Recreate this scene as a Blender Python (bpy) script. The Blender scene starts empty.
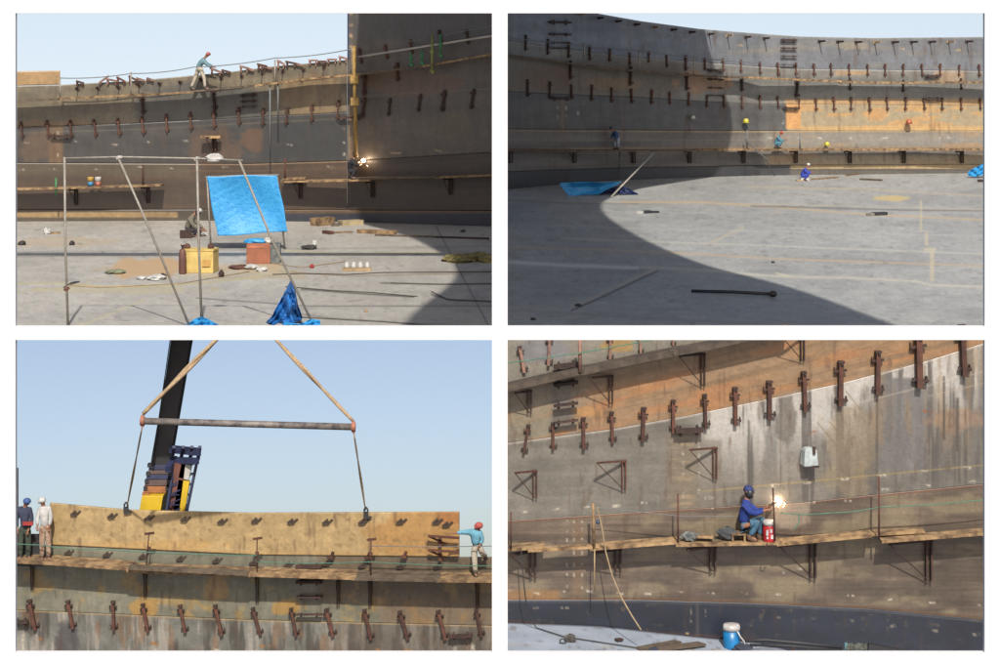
import bpy, bmesh, math, random
import numpy as np
from mathutils import Vector, Matrix
random.seed(4)
SC = bpy.context.scene
COL = SC.collection
F = 2000.0          # focal length in pixels of a 1000 px wide picture
HY = 60.0           # row of the horizon
# ---------------------------------------------------------------- camera
cam = bpy.data.cameras.new('camera'); co = bpy.data.objects.new('camera', cam); COL.objects.link(co)
cam.sensor_width = 36.0; cam.lens = 36.0*F/1000.0
cam.shift_y = -(333.0-HY)/1000.0
cam.clip_start = 0.5; cam.clip_end = 3000
co.location = (0, 0, 0); co.rotation_euler = (math.pi/2, 0, 0)
SC.camera = co
# ---------------------------------------------------------------- world
SUN_EL, SUN_AZ = math.radians(45), math.radians(6)      # azimuth to the right of "straight behind the camera"
SV = Vector((math.sin(SUN_AZ)*math.cos(SUN_EL), -math.cos(SUN_AZ)*math.cos(SUN_EL), math.sin(SUN_EL)))
w = bpy.data.worlds.new('World'); SC.world = w; w.use_nodes = True
nt = w.node_tree; nt.nodes.clear()
out = nt.nodes.new('ShaderNodeOutputWorld'); bg = nt.nodes.new('ShaderNodeBackground')
sky = nt.nodes.new('ShaderNodeTexSky'); sky.sky_type = 'NISHITA'; sky.sun_disc = False
sky.sun_elevation = SUN_EL; sky.sun_rotation = math.pi - SUN_AZ
sky.air_density = 1.0; sky.dust_density = 3.5; sky.ozone_density = 1.0
tc = nt.nodes.new('ShaderNodeTexCoord'); sep = nt.nodes.new('ShaderNodeSeparateXYZ'); cmb = nt.nodes.new('ShaderNodeCombineXYZ')
def MR(a, b, c, d):
    n = nt.nodes.new('ShaderNodeMapRange'); n.clamp = True
    for i, v in zip((1, 2, 3, 4), (a, b, c, d)): n.inputs[i].default_value = v
    nt.links.new(sep.outputs[2], n.inputs[0]); return n
def MATH(op, a, b):
    n = nt.nodes.new('ShaderNodeMath'); n.operation = op
    for i, v in enumerate((a, b)):
        if isinstance(v, (int, float)): n.inputs[i].default_value = v
        else: nt.links.new(v, n.inputs[i])
    return n.outputs[0]
nt.links.new(tc.outputs['Generated'], sep.inputs[0])
lo = MR(-0.24, -0.11, 0.07, 0.28)
hi = MR(-0.08, 1.0, 0.13, 1.0)
gt = MATH('GREATER_THAN', sep.outputs[2], -0.085)
zz = MATH('ADD', MATH('MULTIPLY', hi.outputs[0], gt), MATH('MULTIPLY', lo.outputs[0], MATH('SUBTRACT', 1.0, gt)))
nt.links.new(sep.outputs[0], cmb.inputs[0]); nt.links.new(sep.outputs[1], cmb.inputs[1]); nt.links.new(zz, cmb.inputs[2])
nrm = nt.nodes.new('ShaderNodeVectorMath'); nrm.operation = 'NORMALIZE'; nt.links.new(cmb.outputs[0], nrm.inputs[0])
nt.links.new(nrm.outputs[0], sky.inputs[0])
dim = MR(-0.4, -0.26, 0.12, 1.0)
mx = nt.nodes.new('ShaderNodeVectorMath'); mx.operation = 'SCALE'
az = MATH('ADD', sep.outputs[2], 0.5)
ramp = nt.nodes.new('ShaderNodeValToRGB'); nt.links.new(az, ramp.inputs[0]); cr = ramp.color_ramp      # milky band along the horizon, then clear sky
for z_, c_ in ((-.30, (.3, .3, .3)), (-.245, (1.47, 1.33, 1.24)), (-.115, (1.47, 1.33, 1.24)), (-.085, (.45, .45, .45)), (-.045, (.5, .5, .5)), (-.02, (2.15, 1.75, 1.43)), (.032, (2.15, 1.75, 1.43)), (.07, (1, 1, 1))):
    e_ = cr.elements.new(z_+.5); e_.color = (*c_, 1)
cr.elements[0].color = (.3, .3, .3, 1); cr.elements[len(cr.elements)-1].color = (1, 1, 1, 1)
tn = nt.nodes.new('ShaderNodeVectorMath'); tn.operation = 'MULTIPLY'; nt.links.new(sky.outputs[0], tn.inputs[0]); nt.links.new(ramp.outputs[0], tn.inputs[1])
nt.links.new(tn.outputs[0], mx.inputs[0]); nt.links.new(dim.outputs[0], mx.inputs['Scale'])
nt.links.new(mx.outputs[0], bg.inputs[0]); bg.inputs[1].default_value = 0.095
nt.links.new(bg.outputs[0], out.inputs[0])
# ---------------------------------------------------------------- sun
sl = bpy.data.lights.new('sun', 'SUN'); sl.energy = 4.6; sl.angle = math.radians(0.9); sl.color = (1.0, 0.955, 0.89)
so = bpy.data.objects.new('sun', sl); COL.objects.link(so)
so.rotation_euler = SV.to_track_quat('Z', 'Y').to_euler(); so.location = (0, -10, 40)
SC.view_settings.view_transform = 'Standard'; SC.view_settings.look = 'None'
SC.view_settings.exposure = 0.55; SC.view_settings.gamma = 1.0; SC.view_settings.use_curve_mapping = False

# ================================================================= helpers
def P(px, py, d):
    return Vector(((px-500.0)*d/F, d, -(py-HY)*d/F))
def lin(c):
    c = np.asarray(c, dtype=float)/255.0
    return np.where(c <= 0.04045, c/12.92, ((c+0.055)/1.055)**2.4)
KL = 2.2
def alb(c): return tuple(float(v) for v in np.clip(lin(c)/KL, 0, 0.92))
MATS = {}
def mat(name, rgb, rough=0.75, var=0.18, scale=3.0, metal=0.0, bump=0.0, tint=None, emit=0.0, rand=0.0):
    """rgb = colour as it looks in full sun (0-255)"""
    if name in MATS: return MATS[name]
    m = bpy.data.materials.new(name); m.use_nodes = True; n = m.node_tree
    b = n.nodes['Principled BSDF']; b.inputs['Roughness'].default_value = rough; b.inputs['Metallic'].default_value = metal
    a = alb(rgb); t = alb(tint) if tint else tuple(v*(1-var*2) for v in a)
    co_ = n.nodes.new('ShaderNodeTexCoord'); no = n.nodes.new('ShaderNodeTexNoise'); no.inputs['Scale'].default_value = scale
    no.inputs['Detail'].default_value = 5; no.inputs['Roughness'].default_value = 0.6
    r = n.nodes.new('ShaderNodeValToRGB'); r.color_ramp.elements[0].position = 0.38; r.color_ramp.elements[1].position = 0.62
    r.color_ramp.elements[0].color = (*t, 1); r.color_ramp.elements[1].color = (*a, 1)
    n.links.new(co_.outputs['Object'], no.inputs['Vector']); n.links.new(no.outputs['Fac'], r.inputs[0]); n.links.new(r.outputs[0], b.inputs['Base Color'])
    if rand:
        oi = n.nodes.new('ShaderNodeObjectInfo'); mr = n.nodes.new('ShaderNodeMapRange'); mr.inputs[3].default_value = 1-rand; mr.inputs[4].default_value = 1+rand
        vs = n.nodes.new('ShaderNodeVectorMath'); vs.operation = 'SCALE'; n.links.new(oi.outputs['Random'], mr.inputs[0]); n.links.new(r.outputs[0], vs.inputs[0]); n.links.new(mr.outputs[0], vs.inputs['Scale']); n.links.new(vs.outputs[0], b.inputs['Base Color'])
    if bump:
        bp = n.nodes.new('ShaderNodeBump'); bp.inputs['Strength'].default_value = bump; bp.inputs['Distance'].default_value = 0.03
        n.links.new(no.outputs['Fac'], bp.inputs['Height']); n.links.new(bp.outputs[0], b.inputs['Normal'])
    if emit:
        b.inputs['Emission Color'].default_value = (1.0, 0.75, 0.5, 1); b.inputs['Emission Strength'].default_value = emit
    MATS[name] = m; return m
def vmat(name, rough=0.7, scale=6.0, amt=0.25, bump=0.25, stretch=(1, 1, 1)):
    """plate material: stains, rust and paint stored per vertex in 'stain', broken up by fine noise"""
    m = bpy.data.materials.new(name); m.use_nodes = True; n = m.node_tree
    b = n.nodes['Principled BSDF']; b.inputs['Roughness'].default_value = rough
    at = n.nodes.new('ShaderNodeAttribute'); at.attribute_name = 'stain'
    co_ = n.nodes.new('ShaderNodeTexCoord'); mp = n.nodes.new('ShaderNodeMapping'); mp.inputs['Scale'].default_value = stretch
    no = n.nodes.new('ShaderNodeTexNoise'); no.inputs['Scale'].default_value = scale; no.inputs['Detail'].default_value = 6
    no.inputs['Roughness'].default_value = 0.7
    mr = n.nodes.new('ShaderNodeMapRange'); mr.inputs[1].default_value = 0.3; mr.inputs[2].default_value = 0.7
    mr.inputs[3].default_value = 1-amt; mr.inputs[4].default_value = 1+amt
    vs = n.nodes.new('ShaderNodeVectorMath'); vs.operation = 'SCALE'
    n.links.new(co_.outputs['Object'], mp.inputs[0]); n.links.new(mp.outputs[0], no.inputs['Vector'])
    n.links.new(no.outputs['Fac'], mr.inputs[0]); n.links.new(at.outputs['Color'], vs.inputs[0]); n.links.new(mr.outputs[0], vs.inputs['Scale'])
    n.links.new(vs.outputs[0], b.inputs['Base Color'])
    bp = n.nodes.new('ShaderNodeBump'); bp.inputs['Strength'].default_value = bump; bp.inputs['Distance'].default_value = 0.03
    n.links.new(no.outputs['Fac'], bp.inputs['Height']); n.links.new(bp.outputs[0], b.inputs['Normal'])
    return m
def tag(o, label=None, cat=None, group=None, kind=None):
    if label: o['label'] = label
    if cat: o['category'] = cat
    if group: o['group'] = group
    if kind: o['kind'] = kind
    return o
def empty(name, loc, label, cat, group=None, kind=None):
    o = bpy.data.objects.new(name, None); COL.objects.link(o); o.location = loc; o.empty_display_size = 0.1
    return tag(o, label, cat, group, kind)
class MB:
    def __init__(s): s.v = []; s.f = []; s.sm = []
    def add(s, vs, fs, smooth=False):
        b = len(s.v); s.v += [tuple(v) for v in vs]; s.f += [tuple(i+b for i in f) for f in fs]; s.sm += [smooth]*len(fs); return s
    def hexa(s, c):      # c: 8 corners, bottom 4 then top 4
        return s.add(c, [(0, 3, 2, 1), (4, 5, 6, 7), (0, 1, 5, 4), (1, 2, 6, 5), (2, 3, 7, 6), (3, 0, 4, 7)])
    def box(s, c, sx, sy, sz, rz=0.0, taper=1.0):
        ca, sa = math.cos(rz), math.sin(rz); r = []
        for k, z in ((1.0, -sz/2), (taper, sz/2)):
            for x, y in ((-1, -1), (1, -1), (1, 1), (-1, 1)):
                X, Y = x*sx/2*k, y*sy/2*k
                r.append((c[0]+X*ca-Y*sa, c[1]+X*sa+Y*ca, c[2]+z))
        return s.hexa(r)
    def bar(s, p, q, w, h=None, up=(0, 0, 1)):
        p, q = Vector(p), Vector(q); h = h or w; t = (q-p).normalized(); u = Vector(up)
        if abs(t.dot(u)) > 0.95: u = Vector((0, 1, 0))
        a = t.cross(u).normalized(); b = a.cross(t).normalized(); r = []
        for e in (p, q):
            for x, y in ((-1, -1), (1, -1), (1, 1), (-1, 1)): r.append(e+a*x*w/2+b*y*h/2)
        return s.hexa(r)
    def tube(s, pts, r, seg=8, cap=True):
        pts = [Vector(p) for p in pts]; n = len(pts); rr = r if isinstance(r, (list, tuple)) else [r]*n
        vs = []; fs = []; u = None
        for i, p in enumerate(pts):
            t = (pts[min(i+1, n-1)]-pts[max(i-1, 0)]).normalized()
            if u is None: u = t.orthogonal().normalized()
            u = (u-t*u.dot(t)); u = u.normalized() if u.length > 1e-6 else t.orthogonal().normalized()
            v = t.cross(u)
            for k in range(seg):
                a = 2*math.pi*k/seg; vs.append(p+(u*math.cos(a)+v*math.sin(a))*rr[i])
        for i in range(n-1):
            for k in range(seg):
                fs.append((i*seg+k, i*seg+(k+1) % seg, (i+1)*seg+(k+1) % seg, (i+1)*seg+k))
        if cap: fs.append(tuple(range(seg))[::-1]); fs.append(tuple((n-1)*seg+k for k in range(seg)))
        return s.add(vs, fs, True)
    def lathe(s, c, prof, seg=20):
        vs = []; fs = []; n = len(prof)
        for r, z in prof:
            for k in range(seg):
                a = 2*math.pi*k/seg; vs.append((c[0]+r*math.cos(a), c[1]+r*math.sin(a), c[2]+z))
        for i in range(n-1):
            for k in range(seg): fs.append((i*seg+k, i*seg+(k+1) % seg, (i+1)*seg+(k+1) % seg, (i+1)*seg+k))
        fs.append(tuple(range(seg))[::-1]); fs.append(tuple((n-1)*seg+k for k in range(seg)))
        return s.add(vs, fs, True)
    def ball(s, c, r, seg=12, rings=8, sc=(1, 1, 1), jag=0.0, seed=0):
        rnd = random.Random(seed); vs = []; fs = []
        for i in range(rings+1):
            th = math.pi*i/rings
            for k in range(seg):
                a = 2*math.pi*k/seg; j = 1+rnd.uniform(-jag, jag)
                vs.append((c[0]+r*sc[0]*math.sin(th)*math.cos(a)*j, c[1]+r*sc[1]*math.sin(th)*math.sin(a)*j, c[2]+r*sc[2]*math.cos(th)*j))
        for i in range(rings):
            for k in range(seg): fs.append((i*seg+k, (i+1)*seg+k, (i+1)*seg+(k+1) % seg, i*seg+(k+1) % seg))
        return s.add(vs, fs, jag < 0.08)
    def build(s, name, m, parent=None, origin=None):
        me = bpy.data.meshes.new(name)
        if parent is not None: o0 = Vector(parent.location) if parent.parent is None else Vector(parent.location)+Vector(parent.parent.location)
        else: o0 = Vector(origin) if origin is not None else Vector((0, 0, 0))
        me.from_pydata([tuple(Vector(v)-o0) for v in s.v], [], s.f); me.materials.append(m)
        me.polygons.foreach_set('use_smooth', s.sm); me.update()
        o = bpy.data.objects.new(name, me); COL.objects.link(o)
        if parent is not None: o.parent = parent
        else: o.location = o0
        return o
def thing(name, mb, m, label, cat, group=None):
    c = sum((Vector(v) for v in mb.v), Vector())/len(mb.v)
    c.z = min(v[2] for v in mb.v)
    return tag(mb.build(name, m, origin=c), label, cat, group)
ORD = 'first second third fourth fifth sixth seventh eighth ninth tenth eleventh twelfth thirteenth fourteenth fifteenth sixteenth seventeenth eighteenth nineteenth twentieth'.split()
def ordw(i):
    if i < 20: return ORD[i]
    return 'twenty-'+ORD[i-20]
def itp(pts):
    xs = [p[0] for p in pts]; ys = [p[1] for p in pts]
    return lambda x: np.interp(x, xs, ys)
# value noise
def vnoise(x, y, seed):
    rng = np.random.RandomState(seed); T = rng.rand(256, 256)
    xi = np.floor(x).astype(int); yi = np.floor(y).astype(int); fx = x-xi; fy = y-yi
    fx = fx*fx*(3-2*fx); fy = fy*fy*(3-2*fy)
    a = T[yi % 256, xi % 256]; b = T[yi % 256, (xi+1) % 256]; c = T[(yi+1) % 256, xi % 256]; d = T[(yi+1) % 256, (xi+1) % 256]
    return (a*(1-fx)+b*fx)*(1-fy)+(c*(1-fx)+d*fx)*fy
def fbm(x, y, sx, sy, seed, o=4):
    r = 0; a = 0.5; t = 0
    for i in range(o):
        r = r+a*vnoise(x/sx*2**i+17.3*i, y/sy*2**i+5.1*i, seed+i); t += a; a *= 0.55
    return r/t
def sst(a, b, x): t = np.clip((x-a)/(b-a), 0, 1); return t*t*(3-2*t)

# ---------------------------------------------------------------- depth of the four shells (metres from the lens)
ZF = -7.4
yb1 = itp([(-60, 222), (15, 221.5), (200, 220.5), (350, 222), (500, 226.5)])
yb2 = itp([(500, 190), (570, 183.5), (620, 180), (690, 177.5), (760, 175.5), (985, 173), (1070, 172.5)])
D = {1: lambda x: -ZF*F/(yb1(x)-HY), 2: lambda x: -ZF*F/(yb2(x)-HY),
     3: itp([(-60, 58.2), (500, 54.6)]), 4: itp([(500, 43.6), (1060, 45.0)])}
def S(k, px, py, off=0.0): return P(px, py, float(D[k](px))-off)

# ================================================================= wall with openings, built to make the white borders around the four views
WD = 24.0
xb = [-170, 15.4, 492, 507.6, 984.7, 1170]; yb_ = [-24, 13.2, 326.2, 340, 652.6, 800]
mb = MB(); vid = {}
for j, y in enumerate(yb_):
    for i, x in enumerate(xb):
        vid[i, j] = len(mb.v); mb.v.append(tuple(P(x, y, WD)))
n0 = len(mb.v)
mb.v += [(v[0], v[1]+0.08, v[2]) for v in mb.v]
solid = lambda i, j: 0 <= i < 5 and 0 <= j < 5 and not (i in (1, 3) and j in (1, 3))
for j in range(5):
    for i in range(5):
        if not solid(i, j): continue
        a, b, c, d = vid[i, j], vid[i+1, j], vid[i+1, j+1], vid[i, j+1]
        mb.f.append((a, d, c, b)); mb.f.append((a+n0, b+n0, c+n0, d+n0))
        if not solid(i, j-1): mb.f.append((a, b, b+n0, a+n0))
        if not solid(i, j+1): mb.f.append((c, d, d+n0, c+n0))
        if not solid(i-1, j): mb.f.append((d, a, a+n0, d+n0))
        if not solid(i+1, j): mb.f.append((b, c, c+n0, b+n0))
mb.sm = [False]*len(mb.f)
tag(mb.build('border_wall', mat('white_paint', (255, 255, 255), 0.9, 0.0)), 'plain white wall with four rectangular openings, built as the borders around the work sites', 'wall')

# ================================================================= shells
def sheet(name, xs, ysf, k, colf, m, parent, thick=0.03, step=1.25, off=0.0, z_floor=False):
    """grid of one plate course; ysf = (top, bottom) curves in picture rows at the shell's depth"""
    nx = max(2, int((xs[1]-xs[0])/step)+1); X1 = np.linspace(xs[0], xs[1], nx)
    T, B = ysf[0](X1), ysf[1](X1); ny = max(2, int(np.max(np.abs(B-T))/step)+1)
    t = np.linspace(0, 1, ny)[:, None]
    X = np.repeat(X1[None], ny, 0); Y = T[None]*(1-t)+B[None]*t
    Dd = D[k](X)-off
    V = np.stack([(X-500)*Dd/F, Dd, -(Y-HY)*Dd/F], -1).reshape(-1, 3)
    C = colf(X, Y)*{1: np.array([.92, .885, .85]), 2: np.array([1.05, 1.05, 1.06]), 3: np.array([.95, .93, .90]), 4: np.array([.93, .90, .87])}[k]*(1 if name != 'plate' else 1.06)
    C = C*(1+(fbm(X, Y, 2.2, 1.6, 63, 2)[..., None]-.5)*.16)      # fine scale and pitting
    C = blend(C, (92, 66, 50), sst(.62, .8, fbm(X, Y, 5, 26, 64))*.35)
    C = C.reshape(-1, 3)
    return grid_mesh(name, V, C, nx, ny, m, parent, thick)
KW = {'tank_floor': 2.15}
def grid_mesh(name, V, C, nx, ny, m, parent, thick=0.0, flip=False):
    idx = np.arange(nx*ny).reshape(ny, nx)
    q = np.stack([idx[:-1, :-1], idx[1:, :-1], idx[1:, 1:], idx[:-1, 1:]], -1).reshape(-1, 4)
    if flip: q = q[:, ::-1]
    me = bpy.data.meshes.new(name); me.vertices.add(nx*ny); me.vertices.foreach_set('co', V.astype(np.float32).ravel())
    me.loops.add(q.size); me.loops.foreach_set('vertex_index', q.ravel().astype(np.int32))
    me.polygons.add(len(q)); me.polygons.foreach_set('loop_start', np.arange(0, q.size, 4, dtype=np.int32))
    try: me.polygons.foreach_set('loop_total', np.full(len(q), 4, dtype=np.int32))
    except Exception: pass
    me.update(calc_edges=True); me.validate()
    at = me.attributes.new('stain', 'FLOAT_COLOR', 'POINT')
    rgba = np.ones((nx*ny, 4), np.float32); rgba[:, :3] = np.clip(lin(np.clip(C, 0, 255))/KW.get(name, 2.45), 0.002, 0.9); at.data.foreach_set('color', rgba.ravel())
    me.materials.append(m); me.polygons.foreach_set('use_smooth', np.ones(len(q), bool))
    o = bpy.data.objects.new(name, me); COL.objects.link(o)
    if parent is not None: o.parent = parent
    if thick:
        so_ = o.modifiers.new('thick', 'SOLIDIFY'); so_.thickness = thick; so_.offset = -1
    return o
def rgbf(X, c): return np.ones(X.shape+(3,))*np.array(c, float)
def blend(C, c, m): return C*(1-m[..., None])+np.array(c, float)*m[..., None]
def line(C, X, Y, curve, w, c, a=1.0, xr=None):
    m = np.clip(1-np.abs(Y-curve(X))/w, 0, 1)*a
    if xr: m = m*((X > xr[0]) & (X < xr[1]))
    return blend(C, c, m)
def patch(C, X, Y, x, y, rx, ry, c, a=1.0, seed=3, rough=0.5, ns=12):
    d = np.sqrt(((X-x)/rx)**2+((Y-y)/ry)**2)+(fbm(X, Y, ns, ns, seed)-0.5)*2*rough
    return blend(C, c, (1-sst(0.75, 1.15, d))*a)
def rect(C, X, Y, x0, y0, x1, y1, c, a=1.0, s=1.0):
    m = sst(x0-s, x0+s, X)*(1-sst(x1-s, x1+s, X))*sst(y0-s, y0+s, Y)*(1-sst(y1-s, y1+s, Y)); return blend(C, c, m*a)
def mottle(C, X, Y, sx, sy, seed, amt): return C*(1+(fbm(X, Y, sx, sy, seed)[..., None]-0.5)*2*amt)
def marks(C, X, Y, pts, c=(225, 222, 210), a=0.9):
    N = sst(.3, .62, fbm(X, Y, 2.6, 2.0, 77, 2))
    for x, y, w_, h_ in pts:
        sl_ = ((x*7.3) % 1-.5)*.3*(w_ > h_)
        C = rect(C, X, Y+(X-x)*sl_, x-w_/2, y-h_/2, x+w_/2, y+h_/2, c, a*N, 0.7)
    return C

# ---------- shell 1 (top left)
top1 = itp([(-60, 88), (60, 85), (83, 83.5), (132, 81), (181, 76.5), (230, 72), (274, 66.5), (347, 60)])
sm1 = itp([(-60, 130), (15, 127), (120, 124), (240, 118), (350, 112), (500, 100)])
sb1 = itp([(-60, 165), (15, 163), (250, 164), (350, 161), (500, 152)])
sc1 = itp([(-60, 210), (200, 209.5), (500, 211)])
mW = vmat('weathered_plate_steel', 0.42, 3.0, 0.13, 0.10, (1, 1, .5))
def colA1(X, Y):
    C = rgbf(X, (140, 133, 112)); C = mottle(C, X, Y, 26, 9, 11, 0.22)
    C = patch(C, X, Y, 200, 108, 70, 26, (104, 106, 104), 0.9, 5)
    C = patch(C, X, Y, 310, 96, 34, 22, (168, 146, 110), 0.9, 7, 0.4)
    C = patch(C, X, Y, 45, 125, 50, 6, (170, 140, 100), 0.7, 8, 0.6)
    C = mottle(C, X, Y, 5, 30, 12, 0.12)
    return C
def colB1(X, Y):
    C = rgbf(X, (78, 78, 77)); C = mottle(C, X, Y, 40, 12, 21, 0.25); C = mottle(C, X, Y, 4, 40, 22, 0.10)
    C = rect(C, X, Y, 49, 118, 63, 175, (150, 118, 78), 0.75, 2)
    C = patch(C, X, Y, 40, 145, 22, 18, (125, 100, 76), 0.7, 25)
    C = patch(C, X, Y, 212, 148, 24, 20, (140, 104, 78), 0.5, 23, .8, 14)
    C = patch(C, X, Y, 258, 142, 26, 10, (146, 106, 76), 0.6, 24, 1.0, 12)
    C = rect(C, X, Y, 262, 122, 346, 158, (66, 70, 74), 0.8, 3)
    C = line(C, X, Y, lambda q: sm1(q)+6, 1.0, (160, 150, 130), 0.5)
    C = marks(C, X, Y, [(x, 146+random.uniform(-6, 6), 6, 1.6) for x in (26, 77, 115, 147, 185, 290)]+[(58, y, 1.6, 3.4) for y in (133, 140, 148, 155, 165)]+[(344, y, 2, 3) for y in (130, 143, 154)])
    return C
def colC1(X, Y):
    C = rgbf(X, (98, 82, 67)); C = mottle(C, X, Y, 60, 8, 31, 0.22)
    C = line(C, X, Y, sb1, 1.6, (178, 140, 88), 0.8, (50, 360)); C = line(C, X, Y, lambda q: sb1(q)+7, 1.0, (150, 120, 90), 0.5)
    C = rect(C, X, Y, -60, 160, 190, 176, (108, 102, 80), 0.6, 3)
    C = marks(C, X, Y, [(x, 168+random.uniform(-2, 2), 6, 1.4) for x in (22, 52, 98, 140, 170, 225, 330)])
    return C
def colD1(X, Y):
    C = rgbf(X, (92, 84, 72)); C = rect(C, X, Y, -60, 212, 178, 217.5, (196, 168, 118), 0.9, 1)
    C = rect(C, X, Y, -60, 218.5, 360, 230, (104, 96, 80), 0.9, 1); C = mottle(C, X, Y, 30, 5, 41, 0.2)
    C = rect(C, X, Y, 280, 205, 500, 213, (150, 116, 80), 0.6, 1); C = rect(C, X, Y, 280, 214, 500, 232, (60, 66, 84), 0.9, 1)
    C = marks(C, X, Y, [(x, 207, 7, 1.6) for x in (296, 346, 373, 400, 428, 455, 484)])
    return C
def colR1(X, Y):   # tall plate on the right
    C = rgbf(X, (118, 110, 100)); C = mottle(C, X, Y, 50, 14, 51, 0.2); C = mottle(C, X, Y, 4, 40, 52, 0.12)
    C = rect(C, X, Y, 340, -30, 349.5, 60, (70, 84, 128), 0.9, 1)
    C = rect(C, X, Y, 350, -40, 500, 40, (96, 98, 104), 0.6, 8)
    C = line(C, X, Y, lambda q: 97-(q-350)*0.06, 1.2, (170, 160, 140), 0.5)
    C = patch(C, X, Y, 410, 82, 60, 12, (150, 108, 76), 0.5, 53); C = patch(C, X, Y, 452, 126, 20, 16, (140, 126, 96), 0.5, 54)
    C = marks(C, X, Y, [(351, 13+i*11.5, 3, 4) for i in range(4)]+[(395, 153, 12, 1.5), (440, 151, 12, 1.5)], (230, 205, 160))
    C = rect(C, X, Y, 349, 100, 357, 158, (170, 140, 100), 0.5, 1)
    return C
t1 = empty('tank_shell', (0, 0, 0), 'dark weathered steel tank shell with a stepped top edge behind the blue hung tarpaulin', 'tank wall')
def seam_down(f, e=0.6): return lambda x: f(x)
sheet('plate_course', (-60, 347), (top1, seam_down(sm1, 0)), 1, colA1, mW, t1)
sheet('plate_course', (-60, 347), (seam_down(sm1, 0.3), sb1), 1, colB1, mW, t1)
sheet('plate_course', (-60, 347), (seam_down(sb1, 0.3), sc1), 1, colC1, mW, t1)
sheet('plate_course', (-60, 500), (seam_down(sc1, 0.3), lambda x: yb1(x)+0.6), 1, colD1, mW, t1, off=0.02)
sheet('tall_plate', (347.3, 500), (itp([(300, -40), (520, -40)]), lambda x: sb1(x)), 1, colR1, mW, t1, off=0.01)
sheet('plate_course', (347.3, 500), (seam_down(sb1, 0.3), sc1), 1, lambda X, Y: colC1(X, Y)*0.86, mW, t1, off=0.01)
# loose pale plate at the far left top
def colL1(X, Y): return mottle(rgbf(X, (214, 180, 128)), X, Y, 18, 8, 61, 0.14)
lp = sheet('upper_plate', (-60, 60), (itp([(-60, 73), (60, 70.5)]), lambda x: top1(x)-0.4), 1, colL1, mW, t1, off=0.0)

# ---------- shell 2 (top right)
top2 = itp([(500, -15), (560, 5), (595, 13), (640, 21), (700, 29), (750, 33), (800, 36.5), (870, 38), (985, 37), (1070, 35)])
sa2 = itp([(500, 39), (560, 48), (630, 57), (700, 62), (750, 66), (800, 69), (985, 71), (1070, 71)])
sb2 = itp([(500, 91), (560, 94), (640, 97), (700, 101), (760, 104), (985, 106), (1070, 106)])
sc2 = itp([(500, 129), (600, 130), (760, 131), (985, 131), (1070, 131)])
sd2 = itp([(500, 172), (620, 168), (760, 165.5), (985, 164.5), (1070, 164)])
def colA2(X, Y):
    C = rgbf(X, (128, 134, 144)); C = mottle(C, X, Y, 60, 10, 71, 0.14)
    C = rect(C, X, Y, 700, 30, 1070, 66, (120, 120, 118), 0.7, 25); C = line(C, X, Y, lambda q: top2(q)+1, 1.6, (160, 156, 146), 0.6)
    C = mottle(C, X, Y, 5, 30, 88, 0.10); C = blend(C, (150, 142, 126), sst(.55, .75, fbm(X, Y, 40, 6, 79))*.5*(X > 720))
    C = patch(C, X, Y, 850, 46, 18, 4, (176, 160, 130), 0.5, 73); C = marks(C, X, Y, [(686, 40, 5, 2), (740, 45, 6, 2), (847, 49, 5, 2), (902, 49, 5, 2), (958, 50, 6, 2)], (196, 170, 130))
    return C
def colB2(X, Y):
    C = rgbf(X, (138, 136, 128)); C = mottle(C, X, Y, 50, 9, 74, 0.2)
    C = rect(C, X, Y, 500, 60, 680, 96, (112, 100, 84), 0.8, 8); C = patch(C, X, Y, 610, 84, 30, 7, (160, 124, 80), 0.5, 75, 0.8)
    C = patch(C, X, Y, 545, 78, 30, 12, (124, 94, 70), 0.6, 77)
    C = patch(C, X, Y, 700, 84, 24, 12, (196, 140, 92), 0.6, 76, 0.8); C = rect(C, X, Y, 785, 99, 1070, 107, (214, 168, 108), 0.8, 2)
    C = rect(C, X, Y, 835, 70, 870, 75, (206, 166, 116), 0.7, 2); C = rect(C, X, Y, 934, 70, 965, 82, (206, 170, 130), 0.6, 2)
    C = line(C, X, Y, lambda q: sa2(q)+0.5, 1.2, (190, 190, 186), 0.7)
    return C
def colC2(X, Y):
    C = rgbf(X, (96, 95, 92)); C = mottle(C, X, Y, 30, 8, 81, 0.18); C = mottle(C, X, Y, 4, 30, 86, 0.1)
    C = rect(C, X, Y, 787, 95, 1070, 131, (186, 168, 132), 0.95, 1.2); C = rect(C, X, Y, 786, 104, 801, 129, (232, 172, 104), 0.9, 1)
    C = blend(C, (224, 168, 100), (X > 801)*(fbm(X, Y, 30, 5, 82) > 0.6)*0.6)
    C = rect(C, X, Y, 801, 126, 1070, 132, (220, 180, 118), 0.8, 1)
    C = patch(C, X, Y, 875, 116, 14, 8, (224, 164, 98), 0.6, 83, 0.8)
    C = rect(C, X, Y, 561, 98, 564, 130, (150, 126, 96), 0.7, 0.7); C = marks(C, X, Y, [(558, 108, 1.4, 4), (558, 117, 1.4, 4), (566, 108, 1.4, 4), (566, 117, 1.4, 4), (578, 114, 1.5, 6), (783, 112, 1.4, 4), (783, 122, 1.4, 4)])
    C = line(C, X, Y, lambda q: 122-(q-720)*1.4, 1.6, (130, 120, 104), 0.6, (718, 726))
    return C
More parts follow.
